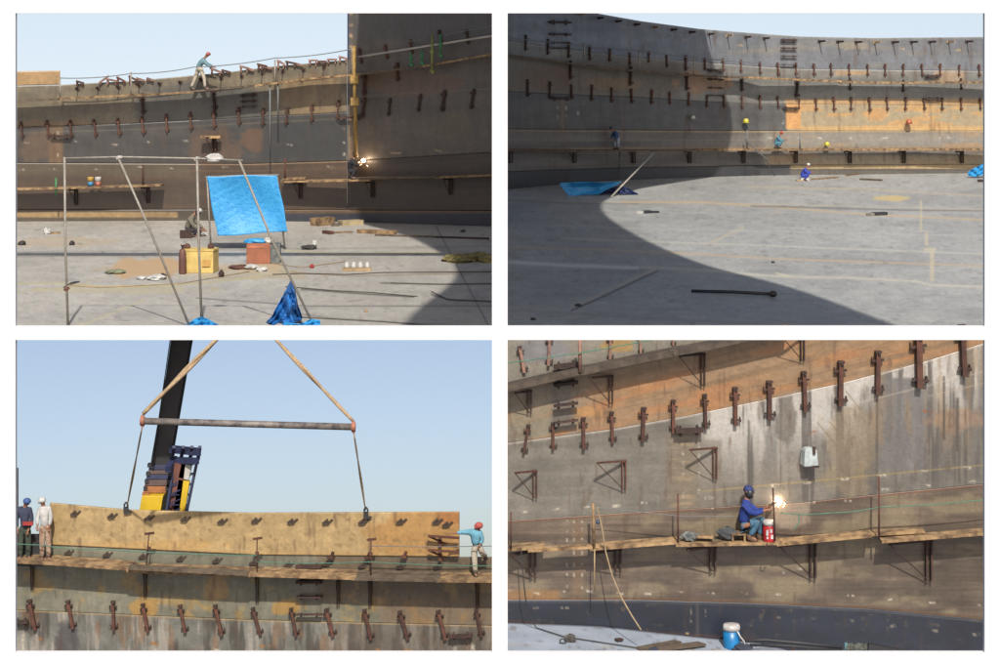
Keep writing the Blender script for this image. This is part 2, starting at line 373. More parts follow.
def colD2(X, Y):
    C = rgbf(X, (122, 116, 108)); C = mottle(C, X, Y, 70, 6, 84, 0.2)
    C = rect(C, X, Y, 765, 131, 1070, 148, (164, 158, 144), 0.8, 4); C = rect(C, X, Y, 765, 155, 1070, 165, (196, 178, 140), 0.8, 2); C = blend(C, (196, 156, 110), (X > 770)*sst(.5, .7, fbm(X, Y, 40, 5, 87))*.6)
    C = line(C, X, Y, lambda q: sc2(q)+0.8, 1.4, (190, 160, 112), 0.8); C = line(C, X, Y, lambda q: 140+0*q, 0.8, (170, 160, 146), 0.5)
    C = line(C, X, Y, lambda q: 148-0.004*(q-700), 1.2, (186, 150, 104), 0.7)
    C = marks(C, X, Y, [(x, 138, 5, 1.4) for x in (770, 800, 820, 852, 885, 938, 950)]); return C
def colE2(X, Y):
    C = rgbf(X, (70, 70, 72)); C = mottle(C, X, Y, 40, 4, 85, 0.2)
    C = rect(C, X, Y, 790, 164, 1070, 169, (216, 186, 132), 0.85, 1.0); C = rect(C, X, Y, 790, 170, 1070, 178, (120, 112, 98), 0.8, 0.8)
    return C
t2 = empty('tank_shell', (0, 0, 0), 'curved grey tank shell with scaffold walks, rusty orange course at its right side', 'tank wall')
sheet('plate_course', (500, 1070), (top2, sa2), 2, colA2, mW, t2)
sheet('plate_course', (500, 1070), (seam_down(sa2, 0.3), sb2), 2, colB2, mW, t2)
sheet('plate_course', (500, 1070), (seam_down(sb2, 0.3), sc2), 2, colC2, mW, t2)
sheet('plate_course', (500, 1070), (seam_down(sc2, 0.3), sd2), 2, colD2, mW, t2)
sheet('plate_course', (500, 1070), (seam_down(sd2, 0.2), lambda x: yb2(x)+0.5), 2, colE2, mW, t2, off=0.03)

# ---------- floor under both upper sites
def ln(pts): xs = [p[0] for p in pts]; f = itp(pts); return f, (min(xs), max(xs))
def colF(X, Y):
    C = rgbf(X, (196, 191, 180)); C = mottle(C, X, Y, 90, 20, 91, 0.08); C = mottle(C, X, Y, 14, 3, 92, 0.07); C = mottle(C, X, Y, 2.5, 1.5, 89, 0.08); C = blend(C, (128, 124, 116), sst(.66, .8, fbm(X, Y, 9, 2, 78))*.4); C = blend(C, (132, 128, 120), sst(.56, .8, fbm(X, Y, 70, 8, 90))*.22)
    R = X > 500
    C = np.where(R[..., None], C*np.array([0.93, 0.955, 0.985]), C)
    # left site: rusty dust, seams
    C = patch(C, X, Y, 150, 268, 52, 9, (214, 178, 132), 0.9, 93, 0.7, 18); C = patch(C, X, Y, 62, 242, 60, 5, (204, 186, 160), 0.7, 94, 0.6)
    C = patch(C, X, Y, 250, 268, 40, 5, (212, 186, 146), 0.8, 95, 0.7); C = patch(C, X, Y, 115, 290, 100, 4, (206, 192, 150), 0.5, 96, 0.9)
    C = patch(C, X, Y, 240, 276, 60, 4, (196, 178, 140), 0.5, 97, 0.9)
    L = [([(-60, 284), (60, 283), (110, 287), (170, 286), (250, 278), (300, 270)], 0.9, (206, 190, 130), .7),
         ([(-60, 296), (20, 292), (75, 286), (110, 275)], .8, (205, 190, 140), .5),
         ([(60, 330), (90, 322), (145, 300)], 1.3, (206, 198, 160), .7), ([(-60, 258), (90, 256), (240, 256)], .7, (130, 124, 114), .5),
         ([(195, 298), (310, 306), (492, 306)], .8, (118, 114, 104), .7), ([(300, 289), (350, 293), (415, 297)], .9, (84, 80, 72), .8),
         ([(380, 283), (430, 284), (500, 284)], .9, (90, 86, 76), .7), ([(430, 294), (450, 300), (500, 302)], 1, (76, 74, 68), .8),
         ([(290, 272), (345, 276), (400, 275), (500, 272)], .8, (150, 126, 92), .6), ([(285, 312), (330, 318), (420, 324), (500, 326)], .8, (110, 108, 100), .6),
         ([(15, 252), (240, 250), (492, 246)], .6, (150, 146, 136), .6), ([(284, 250), (340, 254), (440, 252)], .9, (210, 194, 150), .7),
         # right site
         ([(508, 201), (700, 203), (850, 206), (990, 210)], .8, (216, 200, 170), .5), ([(500, 247), (610, 250), (700, 254), (780, 259), (985, 266), (1070, 268)], 1.1, (214, 190, 158), .8),
         ([(620, 202), (700, 202), (790, 208), (860, 214), (985, 220), (1070, 222)], 1.1, (216, 190, 150), .8),
         ([(560, 238), (690, 243), (750, 245), (850, 249), (985, 254)], 1.0, (220, 214, 198), .6),
         ([(508, 262), (560, 265), (640, 268)], 2.2, (236, 236, 228), .9), ([(640, 267), (700, 270), (770, 276), (850, 278), (915, 281), (930, 285), (985, 287)], 1.5, (224, 218, 196), .7),
         ([(570, 308), (600, 295), (640, 276), (658, 268)], 2.6, (206, 200, 184), .95), ([(570, 311), (600, 298), (640, 279), (658, 271)], 1.2, (90, 90, 90), .8),
         ([(708, 244), (722, 237), (745, 227)], 1.4, (208, 196, 172), .8), ([(770, 216), (787, 207)], 1.0, (190, 180, 160), .7),
         ([(508, 310), (650, 318), (800, 326)], 1.6, (166, 158, 148), .45), ([(750, 206), (900, 210), (985, 211)], .8, (110, 104, 96), .6),
         ([(508, 200), (560, 203), (640, 204)], .8, (130, 120, 112), .5), ([(508, 209), (700, 213), (985, 212)], .7, (196, 194, 186), .5),
         ([(508, 224), (620, 228), (985, 236)], .7, (204, 206, 200), .5), ([(745, 187), (860, 189), (985, 196)], .8, (216, 196, 160), .6),
         ([(776, 273), (792, 277)], 1.1, (226, 216, 186), .8)]
    for p, w_, c, a in L:
        f, xr = ln(p)
        if (xr[1] <= 500): msk = X < 500
        C = line(C, X, Y, f, w_*1.35, c, min(1, a*1.25), xr if xr[0] >= 500 else (xr[0], min(xr[1], 499)))
    for x0, y0, x1, y1 in ((930, 250, 934, 281), (920, 200, 922, 232), (925, 232, 928, 246)):
        C = rect(C, X, Y, x0, y0, x1, y1, (224, 210, 174), .75, 1)
    C = rect(C, X, Y, 924, 248, 936, 251, (224, 214, 180), .8, .8)
    C = patch(C, X, Y, 890, 198, 17, 3, (226, 202, 140), .9, 98, 0.5)
    # dark cracks of the annular plates, right side of the left site
    C = line(C, X, Y, lambda q: 226+(q-436)*1.9, 1.8, (62, 60, 56), 0.8, (436, 500))
    C = marks(C, X, Y, [(random.uniform(508, 985), random.uniform(255, 322), random.uniform(2, 5), random.uniform(1, 1.8)) for i in range(22)], (216, 214, 204), .7)
    C = marks(C, X, Y, [(random.uniform(15, 480), random.uniform(240, 322), random.uniform(2, 5), random.uniform(.8, 1.5)) for i in range(30)], (216, 208, 190), .6)
    C = marks(C, X, Y, [(random.uniform(15, 980), random.uniform(228, 322), random.uniform(2, 6), random.uniform(.8, 1.4)) for i in range(40)], (96, 92, 84), .5)
    return C
mF = vmat('dusty_floor_plate', 0.6, 2.0, 0.07, 0.05)
xs = np.linspace(-90, 1090, 945); ys = np.linspace(166, 333, 180)
X, Y = np.meshgrid(xs, ys); dd = -ZF*F/(Y-HY)
V = np.stack([(X-500)*dd/F, dd, np.full_like(dd, ZF)], -1).reshape(-1, 3)
fl = grid_mesh('tank_floor', V, colF(X, Y).reshape(-1, 3), len(xs), len(ys), mF, None, 0.06, False)
tag(fl, 'grey steel plate floor of the two upper tank sites', None, None, 'structure')

# ---------- shell 3 (bottom left)
top3 = itp([(-60, 541), (50, 545), (255, 555), (459, 557), (500, 557)])
sm3 = itp([(-60, 608), (15, 610), (250, 620), (500, 626)])
def colA3(X, Y):
    C = rgbf(X, (150, 150, 134)); C = mottle(C, X, Y, 40, 14, 101, 0.2); C = rect(C, X, Y, 318, 540, 520, 600, (128, 112, 92), 0.85, 12)
    C = blend(C, (206, 168, 100), sst(.55,.72,fbm(X, Y, 16, 14, 102))*0.6*(Y > 570)); C = mottle(C, X, Y, 5, 40, 103, 0.10)
    C = patch(C, X, Y, 145, 608, 16, 10, (214, 170, 96), .8, 104); C = patch(C, X, Y, 215, 588, 14, 12, (206, 168, 110), .8, 105); C = patch(C, X, Y, 285, 607, 14, 9, (214, 170, 96), .8, 106)
    C = rect(C, X, Y, 380, 598, 500, 626, (150, 116, 90), .5, 8)
    return C
def colB3(X, Y):
    C = rgbf(X, (142, 143, 138)); C = mottle(C, X, Y, 36, 20, 111, 0.2)
    v = fbm(X, Y, 7, 60, 112); C = blend(C, (196, 192, 184), sst(.48, .64, v)*.8); C = blend(C, (76, 72, 68), sst(.5, .66, fbm(X, Y, 9, 60, 113))*.65)
    C = blend(C, (160, 118, 84), sst(.58, .74, fbm(X, Y, 12, 30, 114))*.5)
    C = rect(C, X, Y, 340, 620, 500, 700, (116, 104, 92), .5, 20); C = patch(C, X, Y, 65, 640, 12, 20, (86, 84, 90), .7, 115)
    C = marks(C, X, Y, [(23, 642, 2, 16), (157, 652, 7, 6), (217, 651, 6, 4), (455, 650, 3, 6), (473, 648, 4, 10)])
    C = marks(C, X, Y, [(40, 639, 9, 2.5), (155, 643.5, 9, 3), (265, 646, 10, 3), (375, 650, 9, 3), (408, 651, 8, 3)], (206, 134, 74), .9)
    C = line(C, X, Y, lambda q: sm3(q)+.6, 1.3, (206, 172, 116), .8); return C
t3 = empty('tank_shell', (0, 0, 0), 'streaked steel shell courses below the tan plate and the crane', 'tank wall')
sheet('plate_course', (-60, 500), (top3, sm3), 3, colA3, mW, t3, step=1.1)
sheet('plate_course', (-60, 500), (seam_down(sm3, 0.3), itp([(-60, 760), (500, 760)])), 3, colB3, mW, t3, step=1.1)
def colP3(X, Y):
    C = rgbf(X, (206, 180, 132)); C = mottle(C, X, Y, 40, 12, 121, 0.10); C = mottle(C, X, Y, 6, 5, 122, 0.09); C = mottle(C, X, Y, 3, 40, 120, 0.05)
    C = patch(C, X, Y, 425, 540, 60, 30, (206, 156, 92), .7, 123, .5); C = patch(C, X, Y, 450, 515, 14, 12, (190, 128, 74), .7, 124)
    C = patch(C, X, Y, 160, 545, 60, 6, (222, 182, 118), .6, 125); C = blend(C, (150, 124, 84), sst(.6,.8,fbm(X, Y, 5, 5, 126))*.6)
    C = line(C, X, Y, lambda q: top3(q)-1.5, 1.4, (214, 176, 116), .8); return C
pt = empty('shell_plate', S(3, 250, 556), 'long tan steel plate hanging from the slings above the lower shell', 'steel plate')
pl_ = sheet('plate', (50, 459), (itp([(50, 503), (130, 510), (250, 513), (459, 512)]), lambda x: top3(x)-0.3), 3, colP3, mW, None, step=1.1, off=0.04, thick=0.06)
pl_.parent = pt; pl_.matrix_parent_inverse = Matrix.Translation(-Vector(pt.location)); pl_.location = (0, 0, 0)
pl_.matrix_parent_inverse = Matrix.Identity(4)
n_ = len(pl_.data.vertices); cc = np.empty(n_*3, np.float32); pl_.data.vertices.foreach_get('co', cc)
pl_.data.vertices.foreach_set('co', (cc.reshape(-1, 3)-np.array(pt.location)).ravel()); pl_.data.update()

# ---------- shell 4 (bottom right)
ss4 = itp([(500, 444), (508, 443), (613, 429), (686, 416), (750, 403), (843, 383), (924, 362), (985, 343), (1005, 338.5), (1060, 337)])
sl4 = itp([(500, 521.5), (628, 513), (740, 506), (800, 503), (853, 497), (985, 484), (1060, 476)])
sb4 = itp([(500, 600), (640, 600), (745, 603), (870, 609), (985, 620), (1060, 627)])
def colA4(X, Y):
    C = rgbf(X, (158, 156, 146)); C = mottle(C, X, Y, 50, 16, 131, 0.12)
    up = X*0.24+Y   # runs with the slope of the courses
    g = sst(505, 530, up)*(1-sst(584, 598, up+fbm(X, Y, 20, 10, 133)*10)); C = blend(C, (190, 150, 108), np.clip(g*sst(560, 600, X)*(.55+.6*fbm(X, up, 50, 14, 139)), 0, 1)*.95)
    C = blend(C, (150, 124, 92), sst(.5, .72, fbm(X+Y*3, up, 60, 4, 134))*.6*(g > .3)); C = blend(C, (212, 150, 98), sst(.5, .72, fbm(X, up*1.0, 60, 8, 137))*.7*g)
    C = rect(C, X, Y, 508, 386, 552, 440, (164, 156, 134), .7, 6); C = rect(C, X, Y, 552, 380, 572, 424, (136, 130, 124), .8, 3)
    C = patch(C, X, Y, 590, 412, 16, 6, (214, 168, 110), .8, 135, .4); C = patch(C, X, Y, 620, 345, 16, 8, (206, 164, 90), .7, 136, .6); C = patch(C, X, Y, 540, 350, 26, 14, (140, 146, 168), .5, 138)
    return mottle(C, X, Y, 9, 3, 132, 0.08)
def colB4(X, Y):
    C = rgbf(X, (142, 140, 133)); C = mottle(C, X, Y, 60, 6, 141, 0.12); C = mottle(C, X, Y, 20, 24, 142, .10)
    dd_ = Y-ss4(X)
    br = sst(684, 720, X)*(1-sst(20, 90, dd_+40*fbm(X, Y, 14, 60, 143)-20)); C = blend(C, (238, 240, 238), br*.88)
    st = sst(.52, .66, fbm(X, Y, 6, 120, 144))*sst(690, 740, X)*(1-sst(120, 150, dd_)); C = blend(C, (100, 97, 95), st*.75); C = blend(C, (124, 122, 120), sst(.5, .68, fbm(X, Y, 16, 90, 140))*sst(730, 770, X)*.5)
    C = rect(C, X, Y, 667, 432, 700, 512, (166, 144, 114), .4, 9); C = blend(C, (206, 182, 146), sst(16, 6, np.abs(X-682))*sst(.5, .75, fbm(X, Y, 30, 3, 145))*.5*(dd_ > 12)*(Y < 508))
    C = rect(C, X, Y, 876, 378, 926, 470, (132, 132, 134), .85, 2); C = blend(C, (170, 170, 170), (X > 876)*(X < 926)*sst(.5, .8, fbm(X, Y, 14, 30, 146))*.5)
    C = rect(C, X, Y, 700, 440, 722, 512, (158, 152, 142), .6, 2)
    C = patch(C, X, Y, 960, 420, 30, 10, (200, 160, 128), .45, 147, 1.0, 18); C = blend(C, (176, 150, 116), sst(.5, .7, fbm(X, Y, 10, 60, 99))*sst(840, 860, X)*(1-sst(80, 110, dd_))*.45); C = patch(C, X, Y, 848, 448, 30, 46, (178, 160, 126), .5, 148, .9, 30)
    C = patch(C, X, Y, 786, 410, 10, 44, (118, 112, 104), .7, 149, .5)
    for (x0, y0, x1, y1, c_) in ((876, 380, 878, 490, (96, 88, 78)), (943, 376, 945, 440, (70, 68, 66)), (956, 398, 959, 452, (92, 84, 78)), (748, 420, 749.5, 500, (80, 74, 68)), (924, 366, 926, 440, (150, 140, 126))):
        C = rect(C, X, Y, x0, y0, x1, y1, c_, .7, 1)
    for a, b, e, f_ in ((817, 422, 842, 452), (829, 421, 845, 440), (832, 405, 842, 417), (845, 390, 862, 412)):
        C = line(C, X, Y, lambda q: b+(q-a)*(f_-b)/(e-a), 1.2, (140, 120, 88), .7, (a, e))
    C = line(C, X, Y, lambda q: 485-(q-770)*.093, 1.1, (196, 176, 116), .8, (700, 1060)); C = line(C, X, Y, lambda q: ss4(q)+1.2, 1.2, (230, 222, 214), .75)
    C = line(C, X, Y, lambda q: 405-(q-850)*.25, 1.2, (220, 216, 206), .6, (840, 985)); C = line(C, X, Y, lambda q: 388-(q-930)*.24+8, 1.0, (216, 200, 176), .6, (928, 1060))
    C = marks(C, X, Y, [(x, 486-(x-770)*.093, 8, 3) for x in (775, 807, 845, 882, 924, 967)]+[(x, 501-(x-770)*.1, 7, 2.2) for x in (885, 927, 972, 640, 600)])
    C = marks(C, X, Y, [(683, y, 1.8, 4.5) for y in (453, 463, 475, 495)]+[(699, y, 1.8, 5) for y in (446, 456, 474, 491)]+[(526, 512, 6, 2), (556, 509, 7, 2), (586, 507, 8, 2), (616, 506, 8, 3), (644, 503, 7, 2), (709, 498, 9, 3)])
    C = marks(C, X, Y, [(813, 433, 9, 4), (928, 411, 10, 3), (529, 424, 4, 3)], (186, 108, 70))
    return C
def colC4(X, Y):
    C = rgbf(X, (118, 106, 94)); C = mottle(C, X, Y, 90, 2.5, 151, .26); C = mottle(C, X, Y, 50, 36, 152, .30)
    C = blend(C, (176, 164, 134), sst(.52, .68, fbm(X, Y, 60, 24, 153))*.6); C = line(C, X, Y, lambda q: sl4(q)+1, 1.6, (142, 92, 60), .8); C = line(C, X, Y, lambda q: sb4(q)-1.6, 1.8, (120, 86, 62), .8)
    C = rect(C, X, Y, 500, 590, 560, 600, (186, 140, 90), .7, 3); C = rect(C, X, Y, 572, 514, 584, 600, (150, 124, 96), .5, 2)
    C = marks(C, X, Y, [(x, 592+(x-508)*.006+random.uniform(-1.5, 1.5)+(x > 800)*(x-800)*.05, 7, 2.2) for x in (510, 537, 562, 590, 620, 648, 681, 711, 744, 778, 851, 889, 932, 977)])
    C = marks(C, X, Y, [(x, 518-(x-508)*.05, 7, 2.4) for x in (532, 560, 710, 812, 848)]+[(x, y, 1.6, 4) for x in (567, 574, 582) for y in (522, 530, 540, 553, 565, 575, 587)]+[(800, 569, 6, 2), (783, 573, 3, 2)])
    C = patch(C, X, Y, 790, 512, 20, 16, (214, 204, 190), .5, 154, .4)
    return C
def colD4(X, Y):
    C = rgbf(X, (44, 52, 70)); C = mottle(C, X, Y, 30, 12, 161, .22); C = blend(C, (150, 130, 96), sst(.66,.85,fbm(X, Y, 6, 5, 162))*.5)
    C = line(C, X, Y, lambda q: sb4(q)+2.0, 1.1, (150, 150, 150), .5); C = line(C, X, Y, lambda q: 621+(q-508)*.075, 1.6, (130, 84, 64), .6, (500, 760))
    C = rect(C, X, Y, 696, 603, 699, 640, (104, 96, 92), .6, 1)
    C = marks(C, X, Y, [(565, 608, 8, 2.2), (536, 608, 6, 1.5), (691, 612, 1.8, 7), (691, 620, 1.8, 5), (706, 613, 1.8, 8), (778, 617, 5, 3), (814, 618, 5, 2), (851, 621, 6, 3), (893, 626, 6, 3), (935, 631, 6, 3), (976, 634, 7, 4)], (190, 180, 160), .7)
    return C
t4 = empty('tank_shell', (0, 0, 0), 'scarred steel shell with tan upper course and navy bottom strip behind the squatting welder', 'tank wall')
sheet('plate_course', (500, 1060), (itp([(500, 334.5), (1060, 334.5)]), ss4), 4, colA4, mW, t4, step=1.0)
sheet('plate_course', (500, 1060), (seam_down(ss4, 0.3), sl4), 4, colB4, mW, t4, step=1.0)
sheet('plate_course', (500, 1060), (seam_down(sl4, 0.3), sb4), 4, colC4, mW, t4, step=1.0)
sheet('plate_course', (500, 1060), (seam_down(sb4, 0.3), itp([(500, 740), (1060, 740)])), 4, colD4, mW, t4, step=1.2)
# floor of the lower right site: it dips to the right
yb4 = itp([(500, 622), (508, 622.5), (600, 626), (690, 636), (760, 643), (800, 660), (1060, 700)])
def z4(px): return -(yb4(px)-HY)*D[4](px)/F
def colG4(X, Y):
    C = rgbf(X, (176, 186, 200)); C = mottle(C, X, Y, 30, 6, 171, .10); C = line(C, X, Y, lambda q: 644+(q-508)*.03, 1, (196, 180, 146), .5); return blend(C, (110, 100, 92), sst(.62,.8,fbm(X, Y, 9, 3, 172))*.5)
xs = np.linspace(500, 1060, 450); X, _ = np.meshgrid(xs, np.arange(60)); t = np.linspace(0, 1, 60)[:, None]
Dw = D[4](X); Z = z4(X); dd = Dw*(1-t)+34.0*t; V = np.stack([(X-500)*dd/F*1.0, dd, Z], -1)
Yp = HY-Z/dd*F; V = V.reshape(-1, 3)
tag(grid_mesh('tank_floor', V, colG4(X, Yp).reshape(-1, 3), 450, 60, mF, None, 0.05), 'pale steel plate floor of the lower right tank site', None, None, 'structure')

# ---------- unseen steel plate on posts, added to cast the curved shade on the upper sites
ZC = 8.0
def up(x, y): k = (ZC-ZF)/SV.z; return (x+SV.x*k, y+SV.y*k)
shade = [(-2.9, 53), (-2.5, 59.2), (-1.8, 64.3), (-1.45, 68.8), (-1.7, 73.3), (-2.9, 80), (-4.4, 86), (-6.3, 90.2), (-7.6, 97), (-7.6, 140), (6, 140), (11.2, 138), (12.5, 134), (15.2, 130), (11.7, 123), (7.4, 113.8), (5.5, 105.7), (5.05, 100.7), (5.05, 93.7), (5.9, 82.2), (7.3, 72.2), (8.5, 68.5), (9.7, 64.3), (10.5, 59.2), (11.5, 53)]
def smooth_poly(p, n=3):
    for _ in range(n):
        q = []
        for i in range(len(p)):
            a, b = p[i], p[(i+1) % len(p)]; q += [(a[0]*.75+b[0]*.25, a[1]*.75+b[1]*.25), (a[0]*.25+b[0]*.75, a[1]*.25+b[1]*.75)]
        p = q
    return p
pp = [up(*p) for p in smooth_poly(shade, 2)]; n_ = len(pp)
cn = empty('added_shade_plate', (0, 70, ZF), 'unseen steel plate on posts, added to cast curved shade on the upper sites', 'shade plate')
mS = mat('grey_structural_steel', (120, 116, 110), 0.6, 0.2)
mb = MB(); mb.add([(x, y, ZC) for x, y in pp]+[(x, y, ZC+0.06) for x, y in pp], [tuple(range(n_))[::-1], tuple(range(n_, 2*n_))]+[(i, (i+1) % n_, n_+(i+1) % n_, n_+i) for i in range(n_)])
mb.build('shade_caster', mS, cn)
MB().box((-13, up(0, 75.9)[1], ZC+0.3), 26, 0.9, 0.3).build('beam', mS, cn)  # unseen beam, placed to lay a thin line of shade across the left floor
for y in (60, 88, 112): MB().box((0, y, (ZC+ZF)/2), 0.16, 0.16, ZC-ZF).build('post', mS, cn)  # posts added only to carry the unseen shade plate
tag(MB().box((0, 96, -20), 0.3, 76, 25.1).build('pier_wall', mS), 'thin grey pier wall carrying the upper tank floor', 'wall')

# ================================================================= materials for the fittings
mRust = mat('rust_steel', (110, 66, 48), .85, .3, 6, bump=.3, tint=(80, 48, 38), rand=.35)
mRust2 = mat('dark_rust_steel', (84, 54, 44), .85, .3, 6, tint=(52, 38, 34), rand=.3)
mPink = mat('primer_red_steel', (176, 132, 114), .8, .25, 5, rand=.25)
mWood = mat('scaffold_timber', (186, 152, 108), .9, .22, 4, tint=(104, 78, 54), rand=.2)
mWoodD = mat('grey_old_timber', (124, 108, 88), .9, .2, 4, tint=(84, 70, 56))
mPipe = mat('galvanised_pipe', (172, 164, 150), .5, .15, 6)
mRope = mat('pale_rope', (196, 170, 130), .9, .15, 10)
mRopeG = mat('green_rope', (96, 150, 124), .9, .15, 10)
mWire = mat('grey_wire', (130, 134, 136), .6, .1, 10)
mTarp = mat('blue_tarpaulin', (66, 184, 248), .5, .05, 9, bump=1.0, tint=(46, 166, 240))
mTarpD = mat('deep_blue_tarpaulin', (40, 136, 228), .55, .2, 3, bump=.8)
mBlack = mat('black_paint', (50, 50, 54), .65, .2, 3)
mCloth = {}
# ---------------------------------------------------------------- strongback clamps
def dog_parts(sz, parts):
    bar = MB(); bar.box((-.042, -.11, 0), .03, .20, 1.0); bar.box((.042, -.11, 0), .03, .20, 1.0); bar.box((0, -.20, -.01), .11, .03, .96)
    a = MB(); a.bar((-.17, -.12, .27), (.15, -.12, .31), .07, .05); a.box((-.15, -.05, .29), .03, .10, .13)
    b = MB(); b.bar((-.14, -.12, -.33), (.18, -.12, -.37), .07, .05); b.box((.15, -.05, -.35), .03, .10, .13)
    c = MB(); c.box((0, -.13, .49), .17, .20, .045); c.box((.02, -.14, .45), .06, .24, .05)
    return [('channel', bar), ('cross_wedge', a), ('cross_wedge', b), ('end_plate', c)]
PROT = {}
def dog(k, px, py, hpx, label, group, tilt=0.0, parts=True, m=None):
    d = float(D[k](px)); L = hpx*d/F; loc = P(px, py, d-0.005)
    m = m or mRust; key = (parts, m.name)
    if key not in PROT:
        pr = dog_parts(1, parts); dummy = []
        if parts:
            for nm, g in pr:
                me = bpy.data.meshes.new(nm); me.from_pydata(g.v, [], g.f); me.materials.append(m if nm == 'channel' else mRust2); dummy.append((nm, me))
        else:
            g = MB()
            for nm, q in pr: g.add(q.v, q.f)
            me = bpy.data.meshes.new('strongback_clamp'); me.from_pydata(g.v, [], g.f); me.materials.append(m); dummy.append(('strongback_clamp', me))
        PROT[key] = dummy
    if parts:
        r = bpy.data.objects.new('strongback_clamp', None)
        for nm, me in PROT[key]:
            c = bpy.data.objects.new(nm, me); COL.objects.link(c); c.parent = r
    else: r = bpy.data.objects.new('strongback_clamp', PROT[key][0][1])
    COL.objects.link(r); r.location = loc; rz_ = random.Random(int(px*7)); L *= rz_.uniform(.94, 1.07); tilt += rz_.uniform(-.05, .05); r.scale = (L*rz_.uniform(.76, .98), L*rz_.uniform(.75, .95), L); r.rotation_euler = (rz_.uniform(-.04, .04), tilt, math.atan2(-(D[k](px+20)-D[k](px-20)), -40*d/F)+math.pi if False else 0)
    return tag(r, label, 'clamp', group)
def bars(k, x0, x1, ys, where, h=0.13, slope=0.0, prot=.2):
    for i, y in enumerate(ys):
        h = min(h, .17)*.72; mb = MB(); mb.bar(S(k, x0, y, prot), S(k, x1, y+slope, prot), .11, h)
        for t_ in (.2, .8):
            xx = x0+(x1-x0)*t_; yy = y+slope*t_; ph = h*F/float(D[k](xx))
            mb.bar(S(k, xx, yy-ph*1.0, prot/2), S(k, xx, yy+ph*1.2, prot/2), .04, prot)
        nm = ['topmost', 'second', 'third', 'fourth'][i] if len(ys) > 1 else 'single'
        thing('clamp_bar', mb, mRust2, f'{nm} rusty horizontal clamp bar {where}', 'clamp bar', 'horizontal clamp bars across the plate seams')
# ---------------------------------------------------------------- planks, brackets, rods
def plank(k, pts, o0, o1, th, m, label, group):
    mb = MB(); top = []; n = len(pts)
    for x, y in pts:
        f = S(k, x, y, o1); dk = float(D[k](x))-o0
        top.append((Vector(f), Vector((f.x, dk, f.z))))
    for i in range(n-1):
        a, b = top[i]; c, e = top[i+1]; dn = Vector((0, 0, -th))
        mb.hexa([a+dn, c+dn, e+dn, b+dn, a, c, e, b])
    return thing('scaffold_plank', mb, m, label, 'plank', group)
def bracket(k, xp, yt, yb, xt, label, group, reach=.4, dy=2.0, w_=.09, m=None, off=.04, parts=True):
    m = m or mRust2; a = S(k, xp, yt, off+w_/2); b = S(k, xp, yb, off+w_/2); t_ = S(k, xt, yt+dy, reach)
    r = empty('scaffold_bracket', b, label, 'bracket', group)
    g1 = MB()
    for sx in (-.5, .5): g1.bar(a+Vector((sx*w_, 0, 0)), b+Vector((sx*w_, 0, 0)), w_*.35, w_)
    g1.box(a, w_*1.5, w_, w_*.5); g1.build('post', m, r)
    MB().bar(a, t_, w_*.5, w_*.55).build('arm', m, r)
    MB().bar(t_, b, w_*.2, w_*.2).build('brace', m, r)
    return r
def rod(name, p, q, r_, m, label, cat, group=None, nodes=()):
    mb = MB(); mb.tube([p, q], r_, 8)
    for t_ in nodes:
        c = Vector(p).lerp(Vector(q), t_); mb.box(c, r_*4, r_*4, r_*4)
    return thing(name, mb, m, label, cat, group)
def cable(name, pts, r_, m, label, cat='rope', group=None, sag=0.0, n=14):
    P3 = []
    for i in range(len(pts)-1):
        a, b = Vector(pts[i]), Vector(pts[i+1])
        for j in range(n):
            t_ = j/n; p = a.lerp(b, t_); p.z -= sag*4*t_*(1-t_); P3.append(p)
    P3.append(Vector(pts[-1])); mb = MB(); mb.tube(P3, r_, 6); return thing(name, mb, m, label, cat, group)
def FL(px, py, h=0.0):     # a point of the upper floor, lifted by h
    d = -ZF*F/(py-HY); v = P(px, py, d); v.z += h; return v

